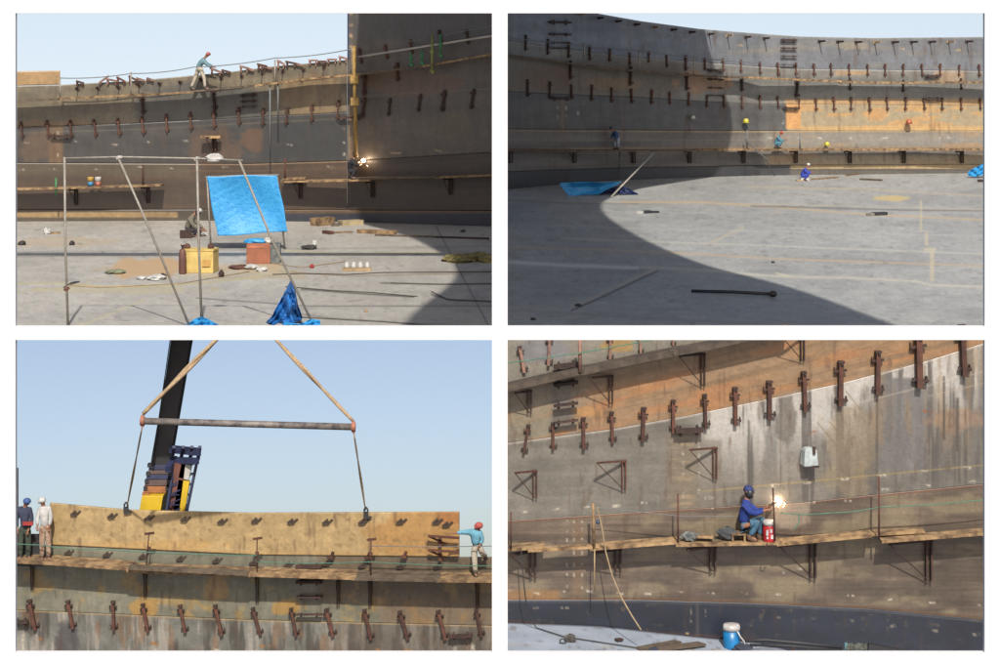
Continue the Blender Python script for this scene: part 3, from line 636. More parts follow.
# ================================================================= people
def person(d, J, cols, label, hat=None, hatm=None, face=1, mask=False, s=1.0, seated=False):
    """J: joints in picture px plus depth offset towards the lens; d = depth in m; face = +1 looks right, -1 left, 0 away, 2 towards"""
    def Q(n): x, y, o = J[n]; return P(x, y, d-o)
    base = P(J['ankR'][0], J['ankR'][1], d)
    root = empty('person', base, label, 'person')
    def skin(name, verts, edges, radii, m, levels=1, root_i=0, extra=None):
        me = bpy.data.meshes.new(name); me.from_pydata([tuple(Vector(v)-base) for v in verts], edges, []); o = bpy.data.objects.new(name, me); COL.objects.link(o)
        sk = o.modifiers.new('s', 'SKIN'); sk.use_smooth_shade = True
        for i, r in enumerate(radii):
            sv = me.skin_vertices[0].data[i]; sv.radius = (r[0]*s, r[1]*s) if isinstance(r, tuple) else (r*s, r*s)
            sv.use_root = (i == root_i)
        sb = o.modifiers.new('d', 'SUBSURF'); sb.levels = levels; sb.render_levels = levels
        dg = bpy.context.evaluated_depsgraph_get(); ev = o.evaluated_get(dg); m2 = bpy.data.meshes.new_from_object(ev)
        o.modifiers.clear(); o.data = m2; m2.materials.clear(); m2.materials.append(m)
        if extra is not None and extra.v:
            bm = bmesh.new(); bm.from_mesh(m2); nv = [bm.verts.new(Vector(v)-base) for v in extra.v]
            for f in extra.f:
                try: bm.faces.new([nv[i] for i in f])
                except ValueError: pass
            bm.to_mesh(m2); bm.free()
        m2.polygons.foreach_set('use_smooth', [True]*len(m2.polygons)); o.parent = root; return o
    sk_m = mat('brown_skin', (172, 118, 88), .6, .08)
    pel, che, nek, hed = Q('pel'), Q('che'), Q('nek'), Q('hed')
    mid = pel.lerp(che, .5)
    up_ = (hed-nek).normalized(); top = hed+up_*.06*s
    # facing vector
    fv = {1: Vector((.85, -.5, -.1)), -1: Vector((-.85, -.5, -.1)), 0: Vector((0, 1, 0)), 2: Vector((0, -1, -.1))}[face].normalized()
    vs = [pel.lerp(mid, .2), mid, che, nek, hed, top]; ed = [(0, 1), (1, 2), (2, 3), (3, 4), (4, 5)]
    rd = [(.07, .06), (.07, .06), (.09, .07), .055, .092, .078]
    armv = []
    for sd in 'LR':
        a = len(vs); vs += [Q('sh'+sd), Q('el'+sd), Q('wr'+sd)]; ed += [(2, a), (a, a+1), (a+1, a+2)]; rd += [.062, .045, .032]
        hd = (Q('wr'+sd)-Q('el'+sd)).normalized(); vs.append(Q('wr'+sd)+hd*.08*s); ed.append((a+2, a+3)); rd.append((.036, .02)); armv.append((Q('wr'+sd)+hd*.09*s, hd))
    for sd in 'LR':
        a = len(vs); vs += [Q('hi'+sd), Q('kn'+sd), Q('an'+'k'+sd), Q('to'+sd)]; ed += [(0, a), (a, a+1), (a+1, a+2), (a+2, a+3)]; rd += [.065, .055, .045, .038]
    ex = MB()
    for hp, hd in armv:      # four fingers and a thumb, slightly curled
        sdv = hd.cross(Vector((0, 0, 1)));  sdv = sdv.normalized() if sdv.length > .1 else Vector((1, 0, 0)); nv_ = sdv.cross(hd).normalized()
        for i, L in enumerate((.062, .074, .07, .055)):
            b0 = hp+sdv*(i-1.5)*.019*s; ex.tube([b0-hd*.02*s, b0+hd*L*.5*s, b0+hd*L*.8*s-nv_*.025*s], [.010*s, .009*s, .007*s], 6)
        b0 = hp+sdv*.036*s-hd*.07*s; ex.tube([b0, b0+(hd+sdv).normalized()*.035*s, b0+(hd*1.4+sdv*.4).normalized()*.062*s], [.012*s, .011*s, .008*s], 6)
    sdh = fv.cross(up_).normalized()
    ex.ball(hed+fv*.105*s-up_*.01*s, .017*s, 8, 6, (1, 1, 1.4)); ex.ball(hed+fv*.095*s-up_*.055*s, .022*s, 8, 6, (1.2, 1.2, .4))
    for q_ in (-1, 1): ex.ball(hed+sdh*.1*s*q_, .024*s, 8, 6, (.5, 1, 1.3)); ex.ball(hed+sdh*.035*s*q_+fv*.092*s+up_*.02*s, .012*s, 6, 5)
    skin('body', vs, ed, rd, sk_m, 1, 0, ex)
    # shirt with sleeves
    nk2 = che.lerp(nek, .75)
    v2 = [pel.lerp(mid, -.15), mid, che, nk2]; e2 = [(0, 1), (1, 2), (2, 3)]; r2 = [(.175, .145), (.165, .135), (.18, .135), .08]
    for sd in 'LR':
        a = len(v2); v2 += [Q('sh'+sd), Q('el'+sd), Q('el'+sd).lerp(Q('wr'+sd), .85)]; e2 += [(2, a), (a, a+1), (a+1, a+2)]; r2 += [.092, .066, .048]
    skin('shirt', v2, e2, r2, cols['shirt'], 1)
    v3 = [pel.lerp(mid, .6), pel]; e3 = [(0, 1)]; r3 = [(.15, .12), (.17, .145)]
    for sd in 'LR':
        a = len(v3); v3 += [Q('hi'+sd), Q('kn'+sd), Q('kn'+sd).lerp(Q('ank'+sd), .92)]; e3 += [(1, a), (a, a+1), (a+1, a+2)]; r3 += [.112, .088, .068]
    skin('trousers', v3, e3, r3, cols['trousers'], 1)
    for sd in 'LR':
        an, to = Q('ank'+sd), Q('to'+sd); g = MB(); g.tube([an+Vector((0, 0, .06*s)), an-Vector((0, 0, .02*s)), an.lerp(to, .5)-Vector((0, 0, .03*s)), to-Vector((0, 0, .035*s))], [.055*s, .062*s, .052*s, .038*s], 10)
        g.build('shoe', cols.get('shoe', mat('dark_boot', (60, 52, 46), .7)), root)
    if not hat:
        g = MB(); g.ball(hed+up_*.035*s-fv*.015*s, .108*s, 12, 8, (1, 1, 1)); g.build('hair', mat('black_hair', (36, 30, 28), .8), root)
    if hat:
        g = MB(); g.ball(hed+up_*.05*s, .115*s, 14, 8, (1, 1, .8)); 
        g.hexa([hed+up_*z+fv*f_*s+sdh*q_*s for z in (.035*s, .05*s) for f_, q_ in ((.04, -.085), (.13, -.05), (.13, .05), (.04, .085))])
        g.build('helmet' if hat == 'helmet' else 'cap', hatm, root)
    if mask:
        g = MB(); g.ball(hed+fv*.045*s-up_*.03*s, .108*s, 12, 8, (1, 1, 1.15)); g.build('welding_mask', mat('black_mask', (44, 44, 50), .5), root)
    return root
def cl(name, rgb, tint=None, sc=6): return mat(name, rgb, .9, .14, sc, bump=.3, tint=tint)

mHose = mat('dusty_hose', (112, 106, 96), .9)
mWoodK = mat('shaded_underside_timber', (104, 90, 76), .9, .2, 4, tint=(74, 62, 52))  # timber colour darkened to stand for the planks' shaded undersides
mW_ = mat('white_plastic', (236, 234, 226), .6); mDk = mat('dark_bundle', (70, 66, 62), .8); mTan = mat('tan_rag', (206, 176, 132), .9)
# ================================================================= TOP LEFT SITE
G1 = 'strongback clamps on the top left shell'
rows = [(22, 130, 17), (48, 129, 18), (71, 129, 18), (95, 128, 17), (119, 127, 17), (143, 125, 17), (167, 123, 17), (191, 121, 17), (214, 119, 18), (239, 116, 18)]
for i, (x, y, h) in enumerate(rows):
    dog(1, x, y, h, f'{ordw(i)} strongback clamp from the left in the seam row of the top-left shell', G1, -.14+.02*i*.6, False)
    if i > 4: bars  # the taller stack above some clamps
for i, (x, y, h) in enumerate([(263, 117, 17), (287, 116, 17), (312, 113, 18), (338, 110, 18), (363, 107, 18), (389, 107, 17), (419, 103, 18), (443, 101, 20), (472, 99, 21)]):
    dog(1, x, y, h, f'{ordw(i)} strongback clamp right of the stepped bars, below the walkway at the tall plate', G1, .08+.03*i*(i > 3)*.5, False, mRust if i < 5 else mRust2)
for i, (x, y, h) in enumerate([(360, 56, 15), (386, 52, 15), (411, 47, 15), (440, 37, 14), (467, 37, 15)]):
    dog(1, x, y, h, f'{ordw(i)} strongback clamp from the tall plate edge, above the walkway', G1, -.15, False, mRust if i < 3 else mRust2)
for i, (x, y, h) in enumerate([(143, 104, 20), (214, 99, 24), (215, 110, 14), (364, 84, 22), (397, 72, 18)]):
    dog(1, x, y, h, ['clamp post hanging under the walkway left of centre', 'clamp post under the walking man', 'lower clamp post under the walking man', 'tall rusty clamp post beside the yellow pole', 'thin clamp post right of the yellow pole'][i], G1, 0, False, mRust2 if i < 3 else mRust)
bars(1, 240, 256, [96, 101.5, 107], 'by the dark plate of the top-left shell', .12, -1)
bars(1, 50, 71, [136], 'joining two clamps at the far left seam', .14, 1); bars(1, 339, 363, [118], 'joining two clamps beside the yellow pole', .14, -1)
# pegs on the top edge
for i, (x, y, w_, sl_) in enumerate([(80, 82, 8, 1), (104, 80, 10, -3), (112, 80, 12, 1), (133, 78, 9, 2), (140, 79, 8, 1), (216, 70, 12, 2), (226, 71, 9, 1), (244, 67, 9, 1), (250, 69, 8, 1), (262, 65, 10, 1), (266, 67, 12, 1), (281, 62, 8, 2), (291, 62.5, 11, 1), (298, 64, 9, 1), (313, 60.5, 9, 0), (322, 61.5, 9, 0), (332, 59.5, 10, 0), (343, 57.5, 9, 1), (121, 79, 9, 2), (150, 79, 7, 1)]):
    b0 = float(top1(x)); mb = MB(); mb.bar(S(1, x-w_/2, y-sl_, .15), S(1, x+w_/2, y+sl_*1.4, .15), .07, .09); mb.bar(S(1, x-w_/3, y-sl_, .1), S(1, x-w_/3, b0+2, .1), .09, .08); mb.bar(S(1, x+w_/3, y+sl_*.5, .1), S(1, x+w_/3, b0+2.5, .1), .05, .08)
    thing('edge_key', mb, mPink if i % 3 else mRust, f'{ordw(i)} red primed plate key on the top edge of the stepped shell', 'plate key', 'plate keys along the top edge')
for i in range(13):  # lugs added so that their slanted shadows fall on the plate
    x = 78+i*20.5; g = MB(); b0 = S(1, x, float(top1(x))+5+.4*(i % 3), 0); g.bar(b0, b0+Vector((0, -.6, .02)), .04, .10); g.bar(b0+Vector((-.08, -.03, 0)), b0+Vector((.08, -.03, 0)), .05, .14); thing('shadow_lug', g, mRust2, f'{ordw(i)} small added shadow-casting lug from the left just below the stepped top edge', 'lug', 'added shadow lugs below the stepped top edge')
# walkway, posts, safety ropes
wk = [[(-60, 101), (15, 100), (60, 98)], [(58, 97.8), (96, 96), (130, 94.2)], [(128, 95), (194, 91)], [(193, 90.3), (255, 84.5)], [(253, 85), (311, 77.5)], [(310, 77.7), (360, 73)], [(358, 73.3), (421, 65.5)], [(419, 66), (500, 52)]]
G = 'planks of the upper walkway in the top left site'
for i, p in enumerate(wk): plank(1, p, .35, 1.25, .09, mWood if i % 3 else mWoodD, f'{ordw(i)} walkway plank from the left on the top-left shell', G)
for i, (x, y0, y1) in enumerate([(60, 78, 98), (131, 72, 96), (275, 60, 84), (352, 46, 80), (270, 85, 150), (278, 84, 118)]):
    rod('guard_post', S(1, x, y0, 1.1), S(1, x, y1+1, 1.1), .035, mPipe if i < 4 else mWire, ['first', 'second', 'third', 'fourth', 'long hanging', 'short hanging'][i]+' thin guard post on the top-left walkway', 'guard post', 'guard posts of the upper walkway')
cable('safety_rope', [S(1, 60, 78, 1.1), S(1, 131, 73.5, 1.1), S(1, 194, 67, 1.1), S(1, 275, 58, 1.1), S(1, 352, 49, 1.1)], .022, mWire, 'thin grey safety rope strung above the stepped shell edge', 'rope', None, .08)
rod('handrail_pipe', S(1, 358, 57, 1.1), S(1, 500, 34.5, 1.1), .05, mat('pale_pipe', (214, 206, 190), .5, .1), 'pale handrail pipe sloping up across the tall plate', 'handrail')
cable('safety_rope', [S(1, 390, 45, 1.1), S(1, 440, 36, 1.1), S(1, 500, 24, 1.1)], .02, mWire, 'thin safety rope above the pale handrail pipe', 'rope')
mYel = mat('ochre_pipe', (206, 164, 84), .7, .2, 5)
rod('scaffold_pole', S(1, 354, 46, 1.35), S(1, 356, 157, 1.0), .09, mYel, 'upright ochre scaffold pole at the edge of the tall plate', 'pole', None, (.3, .5))
mGr = mat('green_paint', (70, 150, 90), .7, .2, 4); mGY = mat('lime_paint', (160, 172, 80), .7, .2, 4)
for i, (x, y0, y1, m_) in enumerate([(411, 52, 66, mGr), (422, 50, 65, mGr), (432, 34, 73, mGY), (440.5, 34, 57, mGr)]):
    mb = MB(); mb.tube([S(1, x, y0, 1.2), S(1, x, y1, 1.2)], .05, 8)
    mb.bar(S(1, x-2, y0+(y1-y0)*.45, 1.2), S(1, x+2, y0+(y1-y0)*.45, 1.2), .1); mb.bar(S(1, x-1, y1-3, 1.2), S(1, x+2, y1, 1.2), .12)
    thing('green_post', mb, m_, ['short green clamp post left of the pair', 'green clamp post beside the lime post', 'tall lime green post on the right walkway', 'green post right of the lime post'][i], 'clamp post', 'green posts on the right walkway')
mb = MB()
# bracket with timber head under the walking man
bracket(1, 214, 137, 155, 206, 'rusty triangular bracket below the walking man on orange stained plate', 'brackets on the top left shell', .9, 1, .14, mRust)
MB_ = MB(); MB_.box(S(1, 211, 137, .5), .9, .35, .12); thing('timber_block', MB_, mWood, 'timber block on the bracket below the walking man', 'timber block')
# lower platform
for i, (p, m_) in enumerate([([(-60, 190), (15, 188.5), (80, 187)], mWood), ([(78, 187.2), (161, 184.5)], mWood), ([(280, 181), (371, 179.5)], mWood), ([(355, 178), (440, 176)], mWoodD), ([(435, 176.8), (500, 174)], mWood), ([(282, 178.5), (305, 178)], mWood)]):
    plank(1, p, .3, 1.1, .08, m_, ['far left plank of the low platform', 'plank under the two paint tins', 'plank right of the hung tarpaulin', 'plank under the arc welder', 'right end plank of the low platform', 'short plank stub by the tarpaulin'][i], 'planks of the low platform in the top left site')
for i, (x, yt) in enumerate([(76, 188), (148, 186), (372, 180.5), (450, 177.5), (300, 181.5)]):
    bracket(1, x, yt+1.5, yt+17, x-7, f'{ordw(i)} dark bracket under the low platform of the top-left shell', 'brackets on the top left shell', .8, .5, .12)
for i, (x, y0, y1) in enumerate([(285, 158, 182), (143, 165, 186), (56, 178, 196)]):
    rod('guard_post', S(1, x, y0, 1.0), S(1, x, y1, 1.0), .05, [mRust, mRust, mGr][i], ['rusty post beside the hung tarpaulin', 'rusty post right of the paint tins', 'greenish rope hanging left of the paint tins'][i], 'guard post')
# paint tins
for i, (x, lo_, hi_) in enumerate([(90.5, (70, 150, 200), (232, 186, 80)), (98, (206, 120, 96), (236, 232, 224))]):
    b = S(1, x, 186, .75); r = empty('paint_tin', b, ['yellow and blue paint tin on the low platform', 'white and red paint tin on the low platform'][i], 'paint tin', 'paint tins on the low platform')
    MB().lathe(b+Vector((0, 0, 0)), [(.13, 0), (.135, .2)]).build('base', mat(f'tin_low_{i}', lo_, .5), r)
    MB().lathe(b+Vector((0, 0, .2)), [(.135, 0), (.14, .2), (.12, .22)]).build('top', mat(f'tin_high_{i}', hi_, .5), r)
# long plate keys painted on low wall are surface marks
# ---------- pipe frame (gate like) standing near
DP = 55.6
def pf(x, y): return P(x, y, DP)
fr = empty('pipe_gantry', P(198, 326.5, DP), 'tall galvanised pipe frame with two leaning braces in front of the blue tarpaulin', 'pipe frame')
def ftube(name, pts, r_, m=mPipe): mb = MB(); mb.tube([pf(*p) for p in pts], r_, 10); return mb.build(name, m, fr)
ftube('upright', [(64.5, 157), (65.5, 250), (68, 326)], .035); ftube('upright', [(197, 158), (199, 250), (201.5, 318)], .035)
ftube('brace', [(118, 157), (150, 230), (189, 325)], .033); ftube('brace', [(239, 160), (272, 240), (313, 324)], .033)
ftube('top_rail', [(63, 158.5), (118, 157), (197, 158.5), (243, 160.5)], .028)
mJ = mat('pipe_joint', (206, 200, 190), .5)
for x, y in ((197, 158.5), (66.5, 289), (119, 157.5)): g = MB(); g.ball(pf(x, y), .06, 10, 6); g.bar(pf(x-2.5, y+1), pf(x+3, y-1), .07); g.build('clamp', mJ if y < 200 else mRust, fr)
g = MB(); g.ball(P(214, 158, DP), .14, 10, 7, (1.7, 1, .9), .15, 3); thing('white_cloth', g, mat('white_cloth', (232, 228, 222), .9), 'white cloth knotted over the top rail of the pipe frame', 'cloth')
# hung blue tarpaulin
def cloth(name, c4, d, n, amp, m, label, cat, seed=1, bulge=.0, edge=.0, fx=7, parent=None):
    """c4: TL,TR,BR,BL in px ; waves across it"""
    vs = []; rnd = random.Random(seed); ph = [rnd.uniform(0, 6.28) for _ in range(6)]
    for j in range(n+1):
        for i in range(n+1):
            u, v = i/n, j/n
            x = (c4[0][0]*(1-u)+c4[1][0]*u)*(1-v)+(c4[3][0]*(1-u)+c4[2][0]*u)*v; y = (c4[0][1]*(1-u)+c4[1][1]*u)*(1-v)+(c4[3][1]*(1-u)+c4[2][1]*u)*v
            y += edge*math.sin(u*9+ph[0])*(1-v)+edge*math.sin(u*7+ph[1])*v; x += edge*math.sin(v*8+ph[2])*(1-2*u)
            dz = amp*(math.sin(u*fx+v*3+ph[3])+.6*math.sin(u*fx*2.3-v*5+ph[4])+.5*math.sin(v*11+u*4+ph[5])+.5*math.sin(u*31+v*23)*math.sin(v*27-u*8))
            vs.append(P(x, y, d+dz+bulge*math.sin(math.pi*u)*math.sin(math.pi*v)))
    fs = [(j*(n+1)+i, (j+1)*(n+1)+i, (j+1)*(n+1)+i+1, j*(n+1)+i+1) for j in range(n) for i in range(n)]
    mb = MB(); mb.add(vs, fs, True); o = thing(name, mb, m, label, cat); k_ = o.modifiers.new('t', 'SOLIDIFY'); k_.thickness = .012; return o
cloth('hung_tarpaulin', [(206.5, 176.5), (277, 175), (288, 231.5), (217.5, 236)], 78.0, 44, .014, mTarp, 'bright blue tarpaulin hung upright behind the pipe frame', 'tarpaulin', 2, .25, .5)
g = MB(); g.tube([P(205, 177, 78.15), P(240, 175.8, 78.15), P(279, 175, 78.15)], .04, 8)
for x in (207, 277): g.tube([P(x, 176.5, 78.15), P(x+(4 if x < 240 else 8), 250, 78.15)], .035, 8)
thing('tarpaulin_stand', g, mPipe, 'light pipe stand holding the hung blue tarpaulin', 'pipe stand')
# crumpled tarpaulins in front
mb = MB()
def crumple(name, outline, d, depth, m, label, seed, cat='tarpaulin', n=26, amp=.18):
    """a crumpled sheet lying in a heap: outline px polygon (top line, bottom line) sampled left to right"""
    tops, bots = outline; ft, fb = itp(tops), itp(bots); x0 = max(tops[0][0], bots[0][0]); x1 = min(tops[-1][0], bots[-1][0]); rnd = random.Random(seed); vs = []; ph = [rnd.uniform(0, 6.3) for _ in range(5)]
    for j in range(n+1):
        for i in range(n+1):
            u, v = i/n, j/n; x = x0+(x1-x0)*u; y = float(ft(x))*(1-v)+float(fb(x))*v
            o_ = depth*(v**1.0)+amp*(math.sin(u*13+ph[0]+v*2)+.7*math.sin(u*29-v*7+ph[1])+.5*math.sin(v*15+u*9+ph[2]))+rnd.uniform(-.15, .15)*amp
            vs.append(P(x, y, d-o_))
    fs = [(j*(n+1)+i, (j+1)*(n+1)+i, (j+1)*(n+1)+i+1, j*(n+1)+i+1) for j in range(n) for i in range(n)]
    mb = MB(); mb.add(vs, fs, False); o = thing(name, mb, m, label, cat); k_ = o.modifiers.new('t', 'SOLIDIFY'); k_.thickness = .015; return o
crumple('crumpled_tarpaulin', ([(262, 326), (272, 316), (283, 296), (291, 279), (295, 288), (298, 305), (302, 317)], [(262, 327), (280, 326), (290, 324), (302, 320)]), 56.4, .5, mTarpD, 'deep blue tarpaulin pulled up to a peak in front', 5, n=30)
crumple('crumpled_tarpaulin', ([(284, 322), (300, 324), (312, 319), (320, 320)], [(284, 329), (300, 330), (320, 329)]), 55.6, .3, mTarp, 'flat end of blue tarpaulin right of the blue peak', 6, n=14, amp=.08)
crumple('crumpled_tarpaulin', ([(184, 326), (196, 318), (202, 317), (210, 320), (219, 325)], [(184, 329), (200, 330), (219, 329)]), 55.6, .3, mTarp, 'small blue tarpaulin heap at the foot of the pipe frame', 7, n=16, amp=.1)
# ---------- boxes and things on the floor
def crate(pt, sx, sy, sz, rz, m, name, label, cat, extra=None):
    r = empty(name, pt, label, cat); g = MB(); g.box(pt+Vector((0, 0, sz/2)), sx, sy, sz, rz); o = g.build('body', m, r); bv = o.modifiers.new('b', 'BEVEL'); bv.width = .02; bv.segments = 2
    return r
pt = FL(200, 272); mYB = mat('yellow_case', (246, 212, 124), .7, .12, 3)
r = crate(pt, 1.13, .8, .78, -.10, mYB, 'yellow_case', 'pale yellow box shaped machine with round knobs beside a rust red bottle', 'machine case')
g = MB(); g.box(pt+Vector((0, 0, .80)), 1.17, .84, .05, -.10); g.build('lid', mYB, r)
for x in (-.45, .38): g = MB(); g.lathe(pt+Vector((x, 0, .80)), [(.10, 0), (.12, .06), (.10, .16), (.03, .2)], 14); g.build('knob', mRust, r)
g = MB(); g.box(pt+Vector((.28, -.47, .35)), .3, .02, .22, -.1); g.build('panel', mat('case_panel', (226, 176, 96), .7), r)
b = FL(182.5, 274); r = empty('gas_bottle', b, 'rust red gas bottle standing at the left end of the yellow machine', 'gas bottle')
g = MB(); g.lathe(b, [(.12, 0), (.13, .05), (.13, .72), (.09, .84), (.04, .88)], 16); g.build('cylinder', mat('bottle_red', (124, 78, 64), .7), r)
g = MB(); g.lathe(b+Vector((0, 0, .88)), [(.035, 0), (.035, .08), (.07, .09), (.07, .13)], 10); g.build('valve', mRust2, r)
pt = FL(259, 263); r = crate(pt, .86, .7, .74, .05, mat('cardboard_brown_case', (184, 112, 80), .7, .12, 3), 'welding_set', 'brown boxed welding set with a grey side topped with blue cloth', 'welding set')
g = MB(); g.box(pt+Vector((.60, .05, .36)), .36, .6, .7, .05); g.build('side_unit', mat('grey_case', (132, 136, 132), .6, .3, 9), r)
g = MB(); g.box(pt+Vector((-.1, -.36, .62)), .6, .02, .1, .05); g.build('panel', mat('case_label', (214, 130, 92), .7), r)
g = MB(); g.ball(pt+Vector((-.1, 0, .80)), .36, 14, 8, (1.25, .8, .28), .12, 4); thing('blue_cloth', g, mTarp, 'blue cloth lying on the brown welding set', 'cloth')
g = MB(); g.ball(pt+Vector((.38, -.1, .82)), .2, 12, 8, (1, .8, .6), .15, 5); thing('white_bag', g, mat('white_plastic', (236, 234, 226), .6), 'white bag on the corner of the welding set', 'bag')
def heap(name, px, py, sx, sz, m, label, cat, seed=1, sy=None, jag=.2):
    g = MB(); g.ball(FL(px, py, sz*.35), 1.0, 16, 8, (sx/2, (sy or sx/2), sz/2), jag, seed); return thing(name, g, m, label, cat)

for i, (x, y, w_, h_, m_, nm, lb, ct) in enumerate([
    (309, 249, .6, .18, mDk, 'dark_bag', 'dark bag lying right of the tarpaulin', 'bag'), (314.5, 246.5, .22, .28, mW_, 'white_bag', 'small white bag on the dark bag', 'bag'),
    (312, 268, .16, .16, mat('red_plastic', (200, 60, 60), .5), 'red_hat', 'small red hat on the floor', 'hat'), (141, 279, .35, .12, mW_, 'white_rag', 'small white rag on rusty dust', 'rag'), (157, 279.5, .6, .2, mW_, 'white_rag', 'larger white rag on rusty dust with a dark end', 'rag'), (163, 278.5, .25, .2, mDk, 'dark_rag', 'dark end of rag bundle on the dust', 'rag'),
    (116, 273, .7, .14, mat('green_rag', (156, 160, 126), .9), 'green_rag', 'grey green rag beside the rusty dust patch', 'rag'), (47, 234, .35, .3, mW_, 'white_bag', 'white bag far left near the shell', 'bag'), (22, 245, .3, .2, mDk, 'dark_rag', 'dark rag far left on the floor', 'rag'), (72, 245, .22, .2, mDk, 'dark_rag', 'dark rag right of the left upright', 'rag'),
    (252, 269, .5, .2, mW_, 'white_rag', 'white rag in front of the welding set', 'rag'), (262, 271, .4, .18, mW_, 'white_rag', 'second white rag in front of the welding set', 'rag'), (240, 268, .8, .12, mRust, 'rust_scrap', 'rusty scrap pile left of the white rags', 'scrap'),
    (221, 277, .2, .28, mRust2, 'steel_offcut', 'dark steel offcut right of the yellow machine', 'offcut'), (463, 232, .25, .12, mDk, 'dark_rag', 'dark lump at the right shaded floor', 'rag'), (366, 312, .12, .1, mTan, 'tan_scrap', 'tiny tan scrap in the foreground', 'scrap'), (206, 236, .2, .22, mW_, 'white_cup', 'white cup by the squatting welder', 'cup')]):
    heap(nm, x, y, w_, h_, m_, lb, ct, i+3, w_*.7)
# row of small white bottles on a tray
b = FL(357, 270.5); r = empty('bottle_tray', b, 'tray holding four white bottles on the lit floor', 'tray')
g = MB(); g.box(b+Vector((0, 0, .05)), 1.0, .7, .09, .05); g.build('tray', mTan, r)
for i in range(4):
    c = b+Vector((-.36+.24*i, .02*(i % 2), .09)); g = MB(); g.lathe(c, [(.08, 0), (.095, .04), (.09, .13), (.045, .19), (.045, .22)], 12); thing('white_bottle', g, mW_, f'{ordw(i)} white bottle from the left on the tan tray', 'bottle', 'white bottles on the tray')
# timber and pipes by the shell
for i, (a, b_, w_, h_, m_, lb) in enumerate([((314, 226), (331, 224.5), .5, .35, mWood, 'stack of short timber near the shell foot'), ((331, 226), (339, 226), .4, .12, mWoodD, 'grey timber offcut beside the timber stack'), ((340, 225.5), (361, 224.5), .5, .22, mat('pale_timber', (206, 184, 142), .8), 'pale timber board right of the timber stack'),
    ((324, 233.5), (332, 234.5), .2, .14, mRust, 'short rusty pipe lying left of a board'), ((332, 233.5), (352, 232.5), .2, .06, mWood, 'thin board lying behind the rusty pipe'), ((359, 233), (395, 234.5), .4, .16, mWood, 'brown board lying at the shade edge'), ((375, 236), (440, 238), .08, .08, mWoodD, 'long dark pipe crossing into the shade'), ((436, 238), (489, 239.5), .08, .08, mRust2, 'rusty pipe end in the shaded corner'), ((50, 234), (60, 233.5), .2, .08, mWood, 'short board far left near the white bag')]):
    g = MB(); g.bar(FL(*a, h_/2), FL(*b_, h_/2), w_, h_); thing('timber_board' if m_ in (mWood, mWoodD) else 'pipe_length', g, m_, lb, 'timber' if m_ in (mWood, mWoodD) else 'pipe')
for i, (pts, m_, lb) in enumerate([([(284, 287), (330, 291), (372, 293), (416, 297)], mHose, 'grey hose lying below the tray of bottles'), ([(390, 283.5), (440, 285), (500, 284)], mHose, 'grey hose running into the right shade'), ([(431, 292), (446, 300), (498, 302)], mHose, 'grey hose bending in the shaded foreground'), ([(272, 275), (300, 274), (345, 275), (385, 273), (498, 272)], mRust2, 'brown cable running right behind the bottle tray'), ([(70, 286), (100, 288), (180, 284), (250, 272)], mTan, 'tan hose winding through the rusty dust'), ([(285, 317), (340, 320), (380, 322), (440, 327)], mHose, 'thin grey cable in the near foreground'), ([(62, 288), (70, 283), (78, 282), (70, 285)], mBlack, 'black strap at the left upright'), ([(260, 262), (300, 268), (345, 262)], mTan, 'pale hose behind the tray')]):
    cable('hose', [FL(x+random.uniform(-2, 2), y, .02) for x, y in pts for _ in (0,)], .016, m_, lb, 'hose')
g = MB()
for i in range(8): x = 452+i*5.2; g.ball(FL(x, 261+math.sin(i)*1.2, .1), .4, 10, 6, (1, 1.2, .35+.1*(i % 2)), .25, i)
thing('rope_heap', g, mat('olive_rope', (160, 146, 84), .95, .3, 8, bump=.8), 'long olive rope heap lying across the shade edge', 'rope')
# arc spark
def spark(p, r_, e, name, label, pw):
    g = MB(); g.ball(p, r_, 12, 8); o = thing(name, g, mat('arc_light_'+name, (255, 230, 200), .5, emit=e), label, 'welding arc')
    l = bpy.data.lights.new('arc_lamp', 'POINT'); l.energy = pw; l.color = (1, .72, .45); l.shadow_soft_size = .1; lo_ = bpy.data.objects.new('arc_lamp', l); COL.objects.link(lo_); lo_.location = p+Vector((0, -.35, 0)); return o
spark(S(1, 363.5, 160.5, .35), .085, 60, 'welding_arc', 'bright welding arc on the dark plate above the low platform', 10)
for i in range(7):
    a = random.uniform(-1.2, 4.3); q = S(1, 363.5+math.cos(a)*random.uniform(2.5, 5), 161+abs(math.sin(a))*random.uniform(2, 6), .4); g = MB(); g.bar(q, q+Vector((math.cos(a)*.08, 0, -.07)), .012); thing('spark', g, mat('spark_glow', (255, 170, 90), .5, emit=6), 'glowing spark flying from the far welding arc', 'spark', 'sparks of the far arc')

